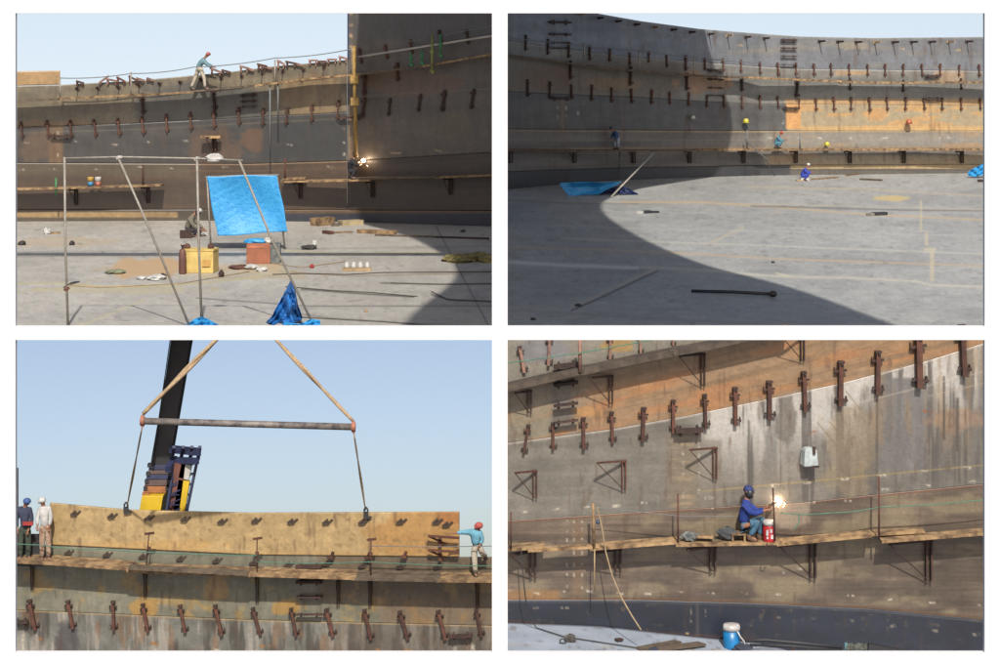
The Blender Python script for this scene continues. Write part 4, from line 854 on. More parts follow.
# ---------- people of the top left site
sN = cl('navy_cloth', (58, 66, 92)); sG = cl('grey_olive_cloth', (136, 130, 112)); sW = cl('white_shirt_cloth', (226, 224, 220)); sK = cl('khaki_cloth', (216, 196, 166)); sT = cl('teal_cloth', (124, 164, 174)); sD = cl('dark_cloth', (56, 54, 60)); sWt = cl('cream_cloth', (222, 208, 186))
hR = mat('red_cap_cloth', (206, 110, 104), .8); hW = mat('white_helmet', (238, 240, 238), .4); hB = mat('blue_cap_cloth', (70, 104, 168), .8); hD = mat('dark_cap_cloth', (46, 50, 74), .8)
d1 = float(D[1](200))-.8
person(d1, dict(pel=(198, 68, 0), che=(202.5, 60, 0), nek=(205.5, 57, 0), hed=(207.5, 54.8, .02), shL=(202, 60, -.1), elL=(207, 63.5, -.2), wrL=(213, 66, -.2), shR=(203.5, 61, .15), elR=(208.5, 66, .2), wrR=(213.5, 67, .2),
     hiL=(198, 70, -.1), knL=(195, 79, -.1), ankL=(191, 88, -.1), toL=(194.5, 89.5, -.1), hiR=(201, 70, .1), knR=(204.5, 79, .12), ankR=(205, 88, .12), toR=(209, 89, .12)), dict(shirt=sT, trousers=sWt), 'man in teal shirt and cream trousers walking bent forward along the high walkway', 'cap', hR, 1)
person(d1-.3 if False else float(D[1](352))-.75, dict(pel=(350, 171, 0), che=(352, 160.5, .1), nek=(353.5, 157, .1), hed=(354.8, 154.5, .1), shL=(351, 161, -.1), elL=(355, 165, -.1), wrL=(360, 163, -.2), shR=(352, 161, .3), elR=(356, 166, .3), wrR=(360.5, 164, .2),
     hiL=(351, 172, -.1), knL=(357, 167.5, -.1), ankL=(352, 177, -.1), toL=(356, 178, -.1), hiR=(350.5, 172, .2), knR=(356, 168.5, .3), ankR=(351.5, 177.5, .3), toR=(355.5, 178.3, .3)), dict(shirt=sD, trousers=sD), 'welder in dark clothes crouched beside the far welding arc', 'cap', hD, 1, True)
d2 = -ZF*F/(237-HY)
person(d2, dict(pel=(187, 230, 0), che=(192, 217, 0), nek=(195, 213.5, 0), hed=(198, 211.5, 0), shL=(192, 218, -.15), elL=(198, 224, -.15), wrL=(204, 229, -.1), shR=(190.5, 219, .2), elR=(194, 227, .25), wrR=(202, 230, .1),
     hiL=(188, 232, -.1), knL=(201, 226.5, -.15), ankL=(199, 235.5, -.15), toL=(206, 237, -.15), hiR=(187, 232, .15), knR=(198, 229, .2), ankR=(193, 236, .2), toR=(199, 237.5, .2)), dict(shirt=sG, trousers=sD), 'welder in olive shirt and white helmet squatting on the floor beside the tarpaulin', 'helmet', hW, 1, True, 1.2)
g = MB(); g.box(FL(186, 238, .16), .5, .4, .32, .2); thing('wooden_block', g, mRust2, 'dark block serving as seat of the squatting floor welder', 'block')

# ================================================================= TOP RIGHT SITE
GA = 'upper row of strongback clamps on the top right shell'; GB = 'lower row of strongback clamps on the top right shell'
UA = [(526, 43, 15), (548, 47, 15), (569, 50, 15), (590, 53, 14), (610, 55, 13), (630, 59, 13), (649, 57, 12), (667, 61, 13), (686, 63, 14), (705, 64, 13), (723, 65, 13), (741, 66, 12), (760, 68, 12), (778, 69, 12), (796, 69, 12), (814, 69.5, 12), (831, 69.5, 12), (849, 70, 12), (867.5, 70, 12), (885, 70, 12), (903, 70, 12), (922, 70, 12), (940, 70, 12), (959, 70.5, 12), (979, 70.5, 12)]
LA = [(528, 88, 16), (550, 90, 16), (572, 92, 15), (592, 93, 15), (612, 95, 15), (632, 96, 15), (652, 97, 14), (670, 98, 13), (689, 99, 13), (707, 101, 12), (724, 101, 13), (742, 102, 12), (760, 102, 13), (778, 102, 11), (799, 104, 11), (816, 104.5, 12), (834, 104, 13), (851, 104, 13), (869.5, 104.5, 13), (887, 104, 13), (905.5, 104, 13), (924, 104, 12), (942, 104, 12), (961, 104, 13), (980, 104, 12)]
for row, G_, nm in ((UA, GA, 'upper'), (LA, GB, 'lower')):
    for i, (x, y, h) in enumerate(row): dog(2, x, y, h, f'{ordw(i)} strongback clamp from the left in the {nm} row of the top-right shell', G_, 0.03*math.sin(i*2.3), False, mRust2 if x < 600 else mRust)
for i, (x, y, h) in enumerate([(571, 70, 18), (631, 76, 18), (687, 82, 16), (742, 84, 14), (797, 88, 20), (850, 84, 12), (903, 86, 12), (961, 84, 12)]):
    dog(2, x, y, h, f'{ordw(i)} bracket post from the left hanging under the high walkway of the top-right shell', 'posts under the high walkway at top right', 0, False, mRust2)
bars(2, 550, 571, [22, 34, 42.5, 48], 'in the stack at the upper left of the top-right shell', .2, .5)
bars(2, 781, 797, [40, 48, 56, 64.5], 'in the stack near the middle of the top-right shell', .2, .3)
bars(2, 708, 724, [70, 79, 87.5, 95], 'in the stack crossing the high walkway of the top-right shell', .2, .5)
bars(2, 551, 572, [98], 'joining two lower clamps at far left of the top-right shell', .2, .5); bars(2, 783, 799, [108], 'above the orange plate end at top right', .2, .5)
bars(2, 925, 940, [76], 'under the upper row right part', .2); bars(2, 926, 941, [99], 'over the lower row right part', .2)
wk = [[(500, 53), (535, 57.5), (570, 62)], [(568, 62.3), (630, 69.3)], [(628, 69), (690, 74)], [(688, 74.3), (745, 76.8)], [(743, 76.4), (842, 80.5)], [(840, 81.2), (915, 82)], [(913, 81.5), (1070, 81.5)]]
for i, p in enumerate(wk): plank(2, p, .35, 1.2, .12, mWoodD if i < 4 else mWood, f'{ordw(i)} walkway plank from the left on the top-right shell', 'planks of the high walkway at top right')
lw = [[(500, 149.5), (570, 149.8)], [(568, 150.3), (700, 149.6)], [(698, 149), (760, 148.5)], [(757, 149.2), (850, 148.6)], [(848, 149.4), (925, 148)], [(922, 148.6), (1070, 148)]]
for i, p in enumerate(lw): plank(2, p, .35, 1.2, .12, mWoodD if i < 2 else mWood, f'{ordw(i)} low platform plank from the left on the top-right shell', 'planks of the low platform at top right')
for i, x in enumerate([575, 634, 690, 744, 796, 850, 904, 962, 511]):
    bracket(2, x, 151.5, 163, x-6, ('ninth, leftmost' if i == 8 else ordw(i))+' dark bracket under the low platform of the top-right shell', 'brackets under the low platform at top right', .9, .3, .16)
for i, (x, y0, y1) in enumerate([(584, 43, 60), (639, 50, 71), (694, 57, 75), (620, 150, 170), (747, 130, 149), (800, 134, 149)]):
    rod('guard_post', S(2, x, y0, 1.1), S(2, x, y1, 1.1), .045, mPipe if i < 3 else mWire, f'{ordw(i)} thin guard post on the walkways of the top-right shell', 'guard post', 'guard posts at top right')
cable('safety_rope', [S(2, 500, 37, 1.1), S(2, 584, 46, 1.1), S(2, 639, 51, 1.1), S(2, 694, 58, 1.1), S(2, 760, 63, 1.1)], .025, mWire, 'thin safety rope above the high walkway at top right', 'rope')
for i, (x, y, c_, w_, lb) in enumerate([(693, 117, (226, 232, 214), .3, 'small white helmet hanging on the dark course'), (746, 120.5, (240, 226, 90), .38, 'yellow helmet hanging left of the orange plate'), (827, 143.5, (240, 226, 70), .34, 'yellow helmet on the low platform'), (909, 121.5, (206, 110, 78), .4, 'red helmet hanging on the rusty course')]):
    c = S(2, x, y, .35); r = empty('helmet', c, lb, 'helmet', 'helmets hung on the top right shell'); m_ = mat(f'helmet_colour_{i}', c_, .4)
    g = MB(); g.lathe(c-Vector((0, 0, w_*.35)), [(w_*.5, 0), (w_*.48, w_*.3), (w_*.36, w_*.58), (w_*.12, w_*.7)], 16); g.build('shell', m_, r); g = MB(); g.lathe(c-Vector((0, 0, w_*.38)), [(w_*.62, 0), (w_*.6, w_*.05)], 16); g.build('brim', m_, r)
    g = MB(); g.bar(c, S(2, x, y-2, 0), .03); g.build('hook', mRust2, r)
for i in range(22):  # added lugs, sticking out to throw slanted shadows below the rim
    x = 580+i*18.4
    if abs(x-790) < 12: continue
    g = MB(); b0 = S(2, x, float(top2(x))+4.5, 0); g.bar(b0, b0+Vector((.25, -.8, .02)), .06, .12); g.bar(b0+Vector((-.1, -.04, 0)), b0+Vector((.1, -.04, 0)), .06, .16); thing('shadow_lug', g, mRust2 if i % 4 else mTan, f'{ordw(i) if i < 20 else ordw(i)} small added shadow-casting lug from the left below the rim of the top-right shell', 'lug', 'added shadow lugs below the rim of the top right shell')
# people, top right
def crouch(k, d, x, y, sc, cols, label, hat, hm, face=1, mask=False):
    """squatting figure: (x, y) = feet, sc = px per metre"""
    f = face if face else 1
    def q(dx, dz, o=0): return (x+dx*sc*f, y-dz*sc, o)
    J = dict(pel=q(-.22, .28), che=q(-.02, .68), nek=q(.10, .83), hed=q(.18, .96), shL=q(0, .70, -.18), elL=q(.22, .50, -.15), wrL=q(.45, .55, -.05), shR=q(-.04, .68, .2), elR=q(.16, .44, .2), wrR=q(.42, .50, .08),
             hiL=q(-.18, .26, -.1), knL=q(.26, .46, -.15), ankL=q(0, .09, -.12), toL=q(.2, .04, -.12), hiR=q(-.2, .26, .1), knR=q(.20, .42, .18), ankR=q(-.04, .09, .14), toR=q(.16, .03, .14))
    return person(d, J, cols, label, hat, hm, face if face else 1, mask)
sB = cl('blue_overall_cloth', (64, 84, 200)); sB2 = cl('steel_blue_cloth', (74, 110, 158)); sT2 = cl('pale_teal_cloth', (96, 156, 178)); sC = cl('cyan_shirt_cloth', (128, 196, 222)); sJ = cl('slate_trousers_cloth', (96, 112, 140))
dW = lambda x: float(D[2](x))-.85
# stooping man on the dark side
person(dW(616), dict(pel=(617.5, 138.5, 0), che=(615, 133, .1), nek=(613, 130.5, .1), hed=(611.5, 128.6, .1), shL=(613, 133.5, -.15), elL=(612, 137, -.1), wrL=(610, 138.5, 0), shR=(617, 133, .2), elR=(616, 137.5, .25), wrR=(613, 139, .2),
       hiL=(616.5, 140, -.1), knL=(614.5, 144, 0), ankL=(616, 148, 0), toL=(612.8, 148.8, 0), hiR=(618.5, 140, .1), knR=(618, 144.5, .1), ankR=(618.5, 148, .1), toR=(616, 148.8, .1)), dict(shirt=sB2, trousers=cl('pale_grey_cloth', (196, 206, 222))), 'man in steel blue shirt stooping on the shaded low platform', 'cap', hD, -1)
crouch(2, dW(778), 778.5, 148.2, 15.5, dict(shirt=sT2, trousers=sT2), 'man in teal overalls and red cap crouching at the orange plate end', 'cap', mat('bright_red_cap', (214, 70, 56), .7), 1)
crouch(2, -ZF*F/(181-HY), 805, 181, 16.5, dict(shirt=sB, trousers=sB), 'man in royal blue overalls and white helmet squatting on the lit floor', 'helmet', hW, 1)
g = MB(); g.box(FL(804, 181, .1), .5, .3, .2, .1); thing('white_box', g, mat('white_plastic', (236, 234, 226), .6), 'small white box before the man in royal blue', 'box')
# tarpaulins, bars and scraps
cloth('floor_tarpaulin', [(559, 182.5), (622, 182), (598, 194), (568, 196)], 109.0, 30, .06, mTarp, 'bright blue tarpaulin sheet propped low on the shaded floor', 'tarpaulin', 4, .4, .4)
crumple('crumpled_tarpaulin', ([(594, 190), (606, 187), (622, 186), (630, 189), (638, 194)], [(594, 195), (616, 193), (638, 195.5)]), 110.0, .4, mat('navy_tarpaulin', (34, 54, 104), .5, .2, 3, bump=.5), 'dark blue folded tarpaulin end beside the bright sheet', 9, n=14, amp=.1)
crumple('crumpled_tarpaulin', ([(968, 172), (974, 168), (981, 165), (988, 162), (1000, 160)], [(968, 176), (976, 177), (988, 173), (1000, 178)]), 126.0, .5, mTarp, 'blue tarpaulin bundle at the far right by the shell', 11, n=16, amp=.15)
rod('leaning_pole', P(654.5, 152, 116), P(611, 197, 108), .05, mat('pale_pipe', (214, 206, 190), .5, .1), 'pale pole leaning from the floor tarpaulin up to the shell', 'pole')
cable('wire', [S(2, 745, 140, .8), P(765, 158, 124), P(775, 176, 128)], .03, mWire, 'thin wire hanging left of the blue overalls man', 'wire')
r = empty('iron_bar', FL(735, 296), 'long black iron bar with a round head lying in the shade', 'iron bar')
g = MB(); g.tube([FL(691.5, 293.5, .08), FL(735, 294.5, .08), FL(772, 296.5, .08)], .05, 10); g.build('shaft', mBlack, r)
g = MB(); g.ball(FL(773, 297, .1), .13, 14, 8, (1, 1, .75)); g.build('head', mat('dark_brown_iron', (66, 54, 48), .6), r)
for i, (a, b_, w_, h_, m_, lb, nm) in enumerate([((642, 213.5), (650, 213), .28, .12, mBlack, 'black steel offcut on the lit floor', 'steel_offcut'), ((651, 213), (658, 212.7), .25, .08, mBlack, 'flat black offcut right of the first', 'steel_offcut'), ((639, 214), (642, 213.5), .25, .12, mW_, 'white end piece left of the black offcut', 'offcut'), ((873, 215.5), (886, 215), .28, .14, mBlack, 'black flashlight shaped tool on the lit floor', 'hand_tool'), ((868, 216), (873, 215.5), .24, .12, mPipe, 'grey tip of the black tool', 'tool_tip'),
    ((812, 180), (838, 178), .12, .08, mWood, 'thin board behind the man in royal blue', 'timber_board'), ((860, 180), (882, 181), .14, .1, mWoodD, 'thin board farther right on the lit floor', 'timber_board'), ((846, 176), (868, 173.5), .1, .08, mWood, 'thin stick near the shell foot', 'timber_board'), ((796, 181), (803, 181), .4, .08, mTan, 'small tan mat by the man in royal blue', 'mat'), ((978, 182), (990, 182), .3, .14, mRust2, 'rusty plate scrap below the right tarpaulin', 'steel_offcut')]):
    g = MB(); g.bar(FL(*a, h_/2+.01), FL(*b_, h_/2+.01), w_, h_); thing(nm, g, m_, lb, nm.split('_')[-1])
for i, (x, y, s_) in enumerate([(578, 306, .2), (533, 320, .16), (773, 263, .14)]): heap('dark_scrap', x, y, s_, .08, mDk, f'{ordw(i)} small dark scrap from the left on the shaded floor', 'scrap', i)

# ================================================================= BOTTOM LEFT SITE
G3 = 'strongback clamps on the bottom left shell'
for i, (x, y) in enumerate([(33, 614), (71, 614), (114, 615), (146, 617), (183, 618.5), (219, 619.5), (257, 621), (294, 621.5), (330, 622), (368, 624), (404, 624.5), (442, 624.5), (479, 622.5)]):
    dog(3, x, y, 29, f'{ordw(i)} strongback clamp from the left below the platform of the bottom-left shell', G3, -.24 if i != 2 else -.03, True)
def lug(k, x, y, label, group, big=.75):
    b = S(k, x, y, .0 if k != 3 or y > 545 else .06); g = MB(); s = big
    for dx in (-.11, .07): g.bar(b+Vector((dx*s-.07, -.02, -.08*s)), b+Vector((dx*s+.08, -.02, .08*s)), .035*s, .06)
    g.bar(b+Vector((-.15*s, -.02, -.07*s)), b+Vector((.05*s, -.02, -.07*s)), .07, .03); return thing('lifting_lug', g, mat('dark_lug_steel', (84, 66, 52), .8), label, 'lug', group)
for i, (x, y) in enumerate([(76, 513), (113, 515.5), (150, 517.5), (186, 519), (223, 521), (257, 520), (293, 521), (328, 521.5), (364, 521.5), (402, 521), (438, 521), (448, 524)]): lug(3, x, y, f'{ordw(i)} small steel lug from the left along the top of the tan plate', 'lugs along the top of the tan plate')
for i, (x, y) in enumerate([(70, 552), (108.5, 554), (144, 556), (182, 558), (218, 560), (255, 562), (290, 564), (328, 563), (364, 565), (402, 566), (439, 566)]): lug(3, x, y, f'{ordw(i)} small steel lug from the left in the row just above the platform', 'lugs above the platform of the bottom left shell')
bars(3, 296, 322, [566.5, 582, 597, 614.5], 'in the stack right of centre of the bottom-left shell', .13, 0)
bars(3, 449, 472, [636.5], 'near the bottom right of the bottom-left shell', .13, -1); bars(3, 14, 28, [622], 'at the far left of the bottom-left shell', .13, 0)
pk = [([(-60, 557), (15, 560.5), (45, 562)], mWood), ([(43, 561.5), (130, 568)], mWood), ([(126, 569.5), (160, 571), (250, 574)], mWood), ([(128, 567), (248, 573)], mWoodD), ([(246, 573.6), (356, 577)], mWood), ([(352, 577.5), (440, 579)], mWoodD), ([(436, 579.3), (500, 579.8)], mWood)]
for i, (p, m_) in enumerate(pk): plank(3, p, .12 if i != 3 else .7, .92 if i != 3 else 1.02, .085, m_, f'{ordw(i)} scaffold plank from the left on the bottom-left shell', 'planks of the bottom left platform')
for i, (x, y) in enumerate([(32, 560), (145, 568), (257, 573), (370, 577), (477, 579), (338, 577)]):
    bracket(3, x, y+3, y+30, x-2, f'{ordw(i)} bracket under the platform of the bottom-left shell', 'brackets of the bottom left platform', .7, 3, .06)
for i, (x, y0, y1) in enumerate([(149, 533, 570), (257, 538, 574), (371, 539, 578)]):
    g = MB(); g.tube([S(3, x, y0, .7), S(3, x-3*(i == 0), y1, .7)], .018, 8); g.bar(S(3, x-4, y0+1, .7), S(3, x+5, y0, .7), .06, .06); g.box(S(3, x, y0+15, .7), .1, .08, .07)
    thing('guard_post', g, mRust, f'{ordw(i)} rusty T headed guard post from the left on the bottom-left platform', 'guard post', 'guard posts of the bottom left platform')
cable('safety_rope', [S(3, -40, 536, .8), S(3, 40, 545, .8), S(3, 100, 549, .8), S(3, 257, 555, .8)], .014, mRopeG, 'thin green safety rope before the left part of the tan plate', 'rope', None, .05)
cable('safety_rope', [S(3, 257, 562, .8), S(3, 371, 562, .8), S(3, 500, 566, .8)], .014, mRopeG, 'thin green safety rope along the right half of the platform', 'rope', None, .03)
cable('safety_rope', [S(3, 371, 546, .8), S(3, 430, 547, .8), S(3, 500, 546, .8)], .012, mWire, 'thin grey line passing the reaching man', 'rope')
# small fittings low on the tan plate, jacks by the right worker
for i, (x, y) in enumerate([(331, 555), (368, 555), (404, 554.5)]): g = MB(); g.bar(S(3, x-3, y+2, .12), S(3, x+3, y+2, .12), .2, .05); g.bar(S(3, x, y+2, .12), S(3, x+2, y-3, .12), .1, .06); thing('plate_stop', g, mRust, f'{ordw(i)} small rusty stop from the left under the tan plate', 'plate stop', 'stops under the tan plate')
for i, y in enumerate([537, 551]):
    g = MB(); g.bar(S(3, 428, y-1, .3), S(3, 459, y+1, .3), .06, .06); g.bar(S(3, 428, y-1, .25), S(3, 446, y+7, .1), .04, .05); g.bar(S(3, 440, y+1, .1), S(3, 440, y+10, .1), .1, .06)
    thing('plate_jack', g, mRust, ['upper', 'lower'][i]+' dark jack arm at the right end of the tan plate', 'jack', 'jack arms at the plate end')
# dark end post and cabinet at far left
g = MB(); g.bar(S(3, 16.5, 468, .5), S(3, 16.5, 562, .5), .09, .09); thing('corner_post', g, mRust2, 'thin dark post rising at the far left edge of the platform', 'post')
g = MB(); g.box(S(3, 26, 550, .08), 1.0, .14, .9); g.box(S(3, 26, 537, .08), 1.06, .18, .06); thing('steel_cabinet', g, mBlack, 'dark steel box behind the two standing men', 'box')
# slings and spreader beam
DB = 53.4
def pb(x, y, o=0): return P(x, y, DB-o)
r = empty('spreader_beam', pb(246, 425), 'long round spreader beam with orange ends hanging level in the sky', 'spreader beam')
g = MB(); g.tube([pb(141, 421), pb(354, 427)], .092, 16); g.build('beam', mat('worn_beam_steel', (150, 140, 132), .6, .35, 5, tint=(92, 86, 88)), r)
for x, y in ((142.5, 421), (353.5, 427)):
    g = MB(); g.tube([pb(x-2, y), pb(x+2, y+.1)], .125, 14); g.bar(pb(x, y-6), pb(x, y+6), .07, .09); g.build('end_fitting', mat('orange_fitting', (216, 140, 112), .7, .2), r)
mSl = mat('tan_sling', (216, 184, 144), .9, .15, 8)
def sling(a, b, r_, label, twist=False):
    g = MB(); A, B = Vector(a), Vector(b); n = 16
    for sgn in (-1, 1):
        pts = []
        for i in range(n+1):
            t_ = i/n; p = A.lerp(B, t_); w_ = math.sin(math.pi*t_)*r_*1.0; pts.append(p+Vector((sgn*w_*math.cos(t_*5), sgn*w_*math.sin(t_*5), 0)))
        g.tube(pts, r_, 8)
    thing('lifting_sling', g, mSl, label, 'sling', 'tan slings carrying the spreader beam')
sling(pb(143, 414), pb(222.5, 333.5), .05, 'upper left sling rising from the beam past the black boom'); sling(pb(353, 421), pb(270, 333.5), .04, 'upper right sling rising from the beam', True)
sling(pb(142, 428), S(3, 127, 507, .1), .018, 'lower left sling from the beam to the tan plate'); sling(pb(354, 434), S(3, 365.5, 510, .1), .018, 'lower right sling from the beam to the tan plate')
g = MB(); g.bar(pb(220, 333), pb(273, 333), .1, .1); thing('hoist_bar', g, mBlack, 'short black hoist bar joining the two upper slings', 'hoist bar')
for i, (x, y) in enumerate([(126, 507), (366, 512)]):
    q = S(3, x, y, .1); g = MB(); g.tube([q+Vector((0, 0, .14)), q+Vector((.05, 0, .06)), q+Vector((.04, 0, -.05)), q+Vector((-.04, 0, -.05)), q+Vector((-.05, 0, .06)), q+Vector((0, 0, .14))], .025, 8); g.box(q+Vector((0, 0, -.06)), .13, .1, .12); g.box(q+Vector((.05, -.03, -.14)), .22, .06, .05); thing('plate_clamp', g, mBlack, ['left', 'right'][i]+' black lifting clamp gripping the top edge of the tan plate', 'lifting clamp', 'lifting clamps on the tan plate')
# crane
DC = 58.6; CK = .59
def pc(x, y, o=0): return P(x, y, DC-o)
r = empty('mobile_crane', pc(158, 560), 'mobile crane with black telescopic boom, yellow base section and navy lattice frame', 'crane')
def boomseg(name, y0, y1, w0, w1, m, dep=1.4):
    cx = lambda y: 182.5+(y-340)*(-.172); a, b = pc(cx(y0), y0), pc(cx(y1), y1); g = MB(); rr = []
    for c, ww in ((b, w1), (a, w0)):
        for x, y in ((-1, -1), (1, -1), (1, 1), (-1, 1)): rr.append(c+Vector((x*ww/2*DC/F, y*dep/2*ww/20*CK, 0)))
    g.hexa(rr); o = g.build(name, m, r); bv = o.modifiers.new('b', 'BEVEL'); bv.width = .015; bv.segments = 3; return o
mYC = mat('crane_yellow', (248, 206, 40), .5, .08, 2); mNv = mat('navy_paint', (54, 62, 104), .6, .2, 3); mOr = mat('orange_brown_paint', (196, 124, 66), .6, .2, 3)
boomseg('boom', 334.5, 466, 18.6, 19, mBlack, 1.0); mBS = mat('brown_section', (112, 88, 84), .6, .2)
for y0_, y1_, w_, m_ in ((463, 467.5, 20, mNv), (468, 472, 20.6, mBS), (472.5, 477, 21.4, mNv), (477.5, 483.5, 22, mBS), (484, 490.5, 22.6, mOr)): boomseg('boom_section', y0_, y1_, w_, w_+.4, m_, 1.1)
boomseg('base_section', 491, 600, 21, 23, mYC, 2.2)
g = MB(); g.box(pc(146.5, 530, .4), .2, .3, 2.2); g.build('side_strip', mOr, r)
for y in (465, 473.5, 481, 488):
    for sx in (-11, 11): MB().box(pc(182.5+(y-340)*(-.172)+sx, y, .3), .12, .2, .10).build('wear_pad', mBlack, r)
g = MB(); A, B = pc(199, 452, .5), pc(186, 515, .5); A2, B2 = pc(176, 456, .5), pc(166, 515, 1)
g.bar(A, B, .08); g.bar(A2, B2, .06); n = 6
for i in range(n): t0, t1 = i/n, (i+1)/n; g.bar(A.lerp(B, t0), A2.lerp(B2, t1), .03); g.bar(A2.lerp(B2, t1), A.lerp(B, t1), .03)
g.bar(pc(170, 449, .5), pc(200, 452, 1), .1, .22); g.bar(pc(173, 460, .5), pc(198, 461, 1), .1, .18); g.bar(pc(173, 462, .5), pc(168, 470, 1), .17)
for x in (172, 181, 190, 198): g.bar(pc(x, 459, .5), pc(x+2, 447, 1), .09)
g.build('lattice_frame', mNv, r)
for (xa, ya, xb_, yb_2, wd, m_, nm) in ((180.5, 463, 173, 520, .32, mat('red_brown_strut', (132, 80, 66), .6), 'strut'), (184.5, 480, 178, 520, .32, mYC, 'yellow_panel'), (187, 464, 184, 478, .3, mat('white_panel', (220, 220, 210), .6), 'white_panel')):
    g = MB(); g.bar(pc(xa, ya, .6), pc(xb_, yb_2, .6), wd, .18); g.build(nm, m_, r)
g = MB()
for dx in (0, 1.2): g.tube([pc(171+dx, 334.5, .5), pc(152+dx, 466, .5)], .016, 6)
g.build('hoist_rope', mBlack, r)
g = MB(); g.box(pc(170, 640), 4.2, 1.7, 1.6); g.box(pc(110, 640), 1.5, 1.6, 1.3); g.build('cab', mYC, r)
# people, bottom left
d3 = float(D[3](25))-.5
# standing, seen from behind, navy jacket
person(d3, dict(pel=(25, 529, 0), che=(24.5, 512, 0), nek=(25.5, 505.5, 0), hed=(26.5, 502.5, .03), shL=(18.5, 509.5, 0), elL=(16.5, 520, -.05), wrL=(17.5, 529, .0), shR=(30, 509.5, 0), elR=(32, 520, .05), wrR=(28.5, 530, .15),
     hiL=(21.5, 531, 0), knL=(20.5, 545, 0), ankL=(20.5, 557, 0), toL=(18, 560.5, .15), hiR=(28, 531, 0), knR=(28.3, 545, 0), ankR=(28.5, 557, 0), toR=(31, 560.5, .15)), dict(shirt=sN, trousers=cl('dark_green_cloth', (74, 84, 70))), 'man in navy jacket, blue cap and dark green trousers at the far left', 'cap', hB, 1)
person(float(D[3](44))-.5, dict(pel=(45, 527, 0), che=(44.5, 511.5, 0), nek=(43, 504.5, 0), hed=(42.3, 501.5, .03), shL=(39.5, 509, 0), elL=(37.5, 518, .05), wrL=(37.5, 526, .12), shR=(49.5, 509, 0), elR=(51, 518, .05), wrR=(49, 527, .1),
     hiL=(42.5, 529, 0), knL=(42, 544, .05), ankL=(42, 558, 0), toL=(40.5, 561, .15), hiR=(48, 529, 0), knR=(48.5, 544, 0), ankR=(48.5, 558, 0), toR=(50, 561, .15)), dict(shirt=sW, trousers=cl('patterned_beige_cloth', (206, 184, 160), (150, 108, 84), 14)), 'man in white shirt, white helmet and patterned beige trousers facing the plate', 'helmet', hW, -1)
g = MB(); g.box(S(3, 28, 523.5, .72), .30, .06, .10); thing('red_belt', g, mat('red_belt_cloth', (196, 60, 54), .8), 'red belt strip on the navy jacket man', 'belt')
person(float(D[3](478))-.5, dict(pel=(476.5, 545, 0), che=(475, 533.5, 0), nek=(477.5, 529, 0), hed=(478.3, 527, .02), shL=(471, 532, .05), elL=(463, 532.3, .1), wrL=(455.5, 533, .1), shR=(480, 533.5, .1), elR=(482.5, 540, .1), wrR=(480, 545, .15),
     hiL=(474, 547, 0), knL=(474.5, 560, .05), ankL=(475.5, 574, .05), toL=(476.5, 576.5, .18), hiR=(479.5, 547, .0), knR=(482, 553, .05), ankR=(485, 556.5, -.2), toR=(487, 558.5, -.2)), dict(shirt=sC, trousers=sWt), 'man in cyan shirt and red cap reaching left to the tan plate', 'cap', mat('coral_cap', (222, 106, 96), .8), -1)

# ================================================================= BOTTOM RIGHT SITE
G4 = 'strongback clamps on the bottom right shell'
R4 = [(526, 439, 28, .15), (553, 436, 29, .03), (583.5, 433, 30, .02), (612, 427, 31, 0), (643, 424, 32, 0), (673, 416, 34, 0), (705, 411, 35, 0), (735, 406, 37, 0), (769, 400, 38, 0), (804, 391, 40, 0), (840, 383, 42, 0), (877, 372.5, 45, 0), (918, 361, 50, 0), (962, 350, 54, 0)]
for i, (x, y, h, t_) in enumerate(R4): dog(4, x, y, h, f'{ordw(i)} strongback clamp from the left along the main seam of the bottom-right shell', G4, t_, True)
for i, (x, y, h, t_) in enumerate([(522, 359, 26, -.2), (549, 350, 31, 0), (610, 347, 24, 0), (640, 343, 20, -.1), (673, 336, 20, 0)]): dog(4, x, y, h, f'{ordw(i)} strongback clamp from the left above the high walkway of the bottom-right shell', G4, t_, True, mPink)
bars(4, 554, 578, [367, 385, 406, 423], 'in the stack below the high walkway of the bottom-right shell', .13, -3)
bars(4, 675, 703, [431], 'joining two main seam clamps over the stained joint', .14, -1)
hp = [([(500, 388.5), (508, 386), (585, 368)], mWoodK), ([(582, 369.5), (650, 355), (678, 350)], mWoodK), ([(670, 351), (705, 345), (790, 326)], mWoodK)]
for i, (p, m_) in enumerate(hp): plank(4, p, .08, .60, .13, m_, f'{ordw(i)} high walkway plank from the left on the bottom-right shell', 'planks of the high walkway at bottom right')
G_ = 'brackets on the bottom right shell'
for i, (xp, yt, yb, xt, lb) in enumerate([(529.5, 391, 413, 515, 'first bracket under the high walkway'), (611, 376, 404, 589, 'second bracket under the high walkway'), (703, 354, 386, 679, 'third bracket under the high walkway'), (802.6, 336, 361, 783, 'fourth bracket under the high walkway'),
     (535, 471, 498, 515, 'bare bracket at left on the blank course'), (624, 461, 490, 597, 'bare bracket in the middle of the blank course'), (715, 448, 479, 690, 'bare bracket beside the stained joint'),
     (533, 551, 577, 511, 'first bracket under the welder platform'), (618, 549, 572, 594, 'second bracket under the welder platform'), (713, 546, 571, 687, 'third bracket, left of the welder crate'), (813, 542, 578, 779, 'fourth bracket, right of the red drum'), (929, 540, 581, 889, 'fifth bracket at the right end planks')]):
    bracket(4, xp, yt, yb, xt, lb+' of the bottom-right shell', G_, .5, 2 if i < 7 else 4, .075 if i < 7 else .11, mRust if 3 < i < 7 else mRust2)
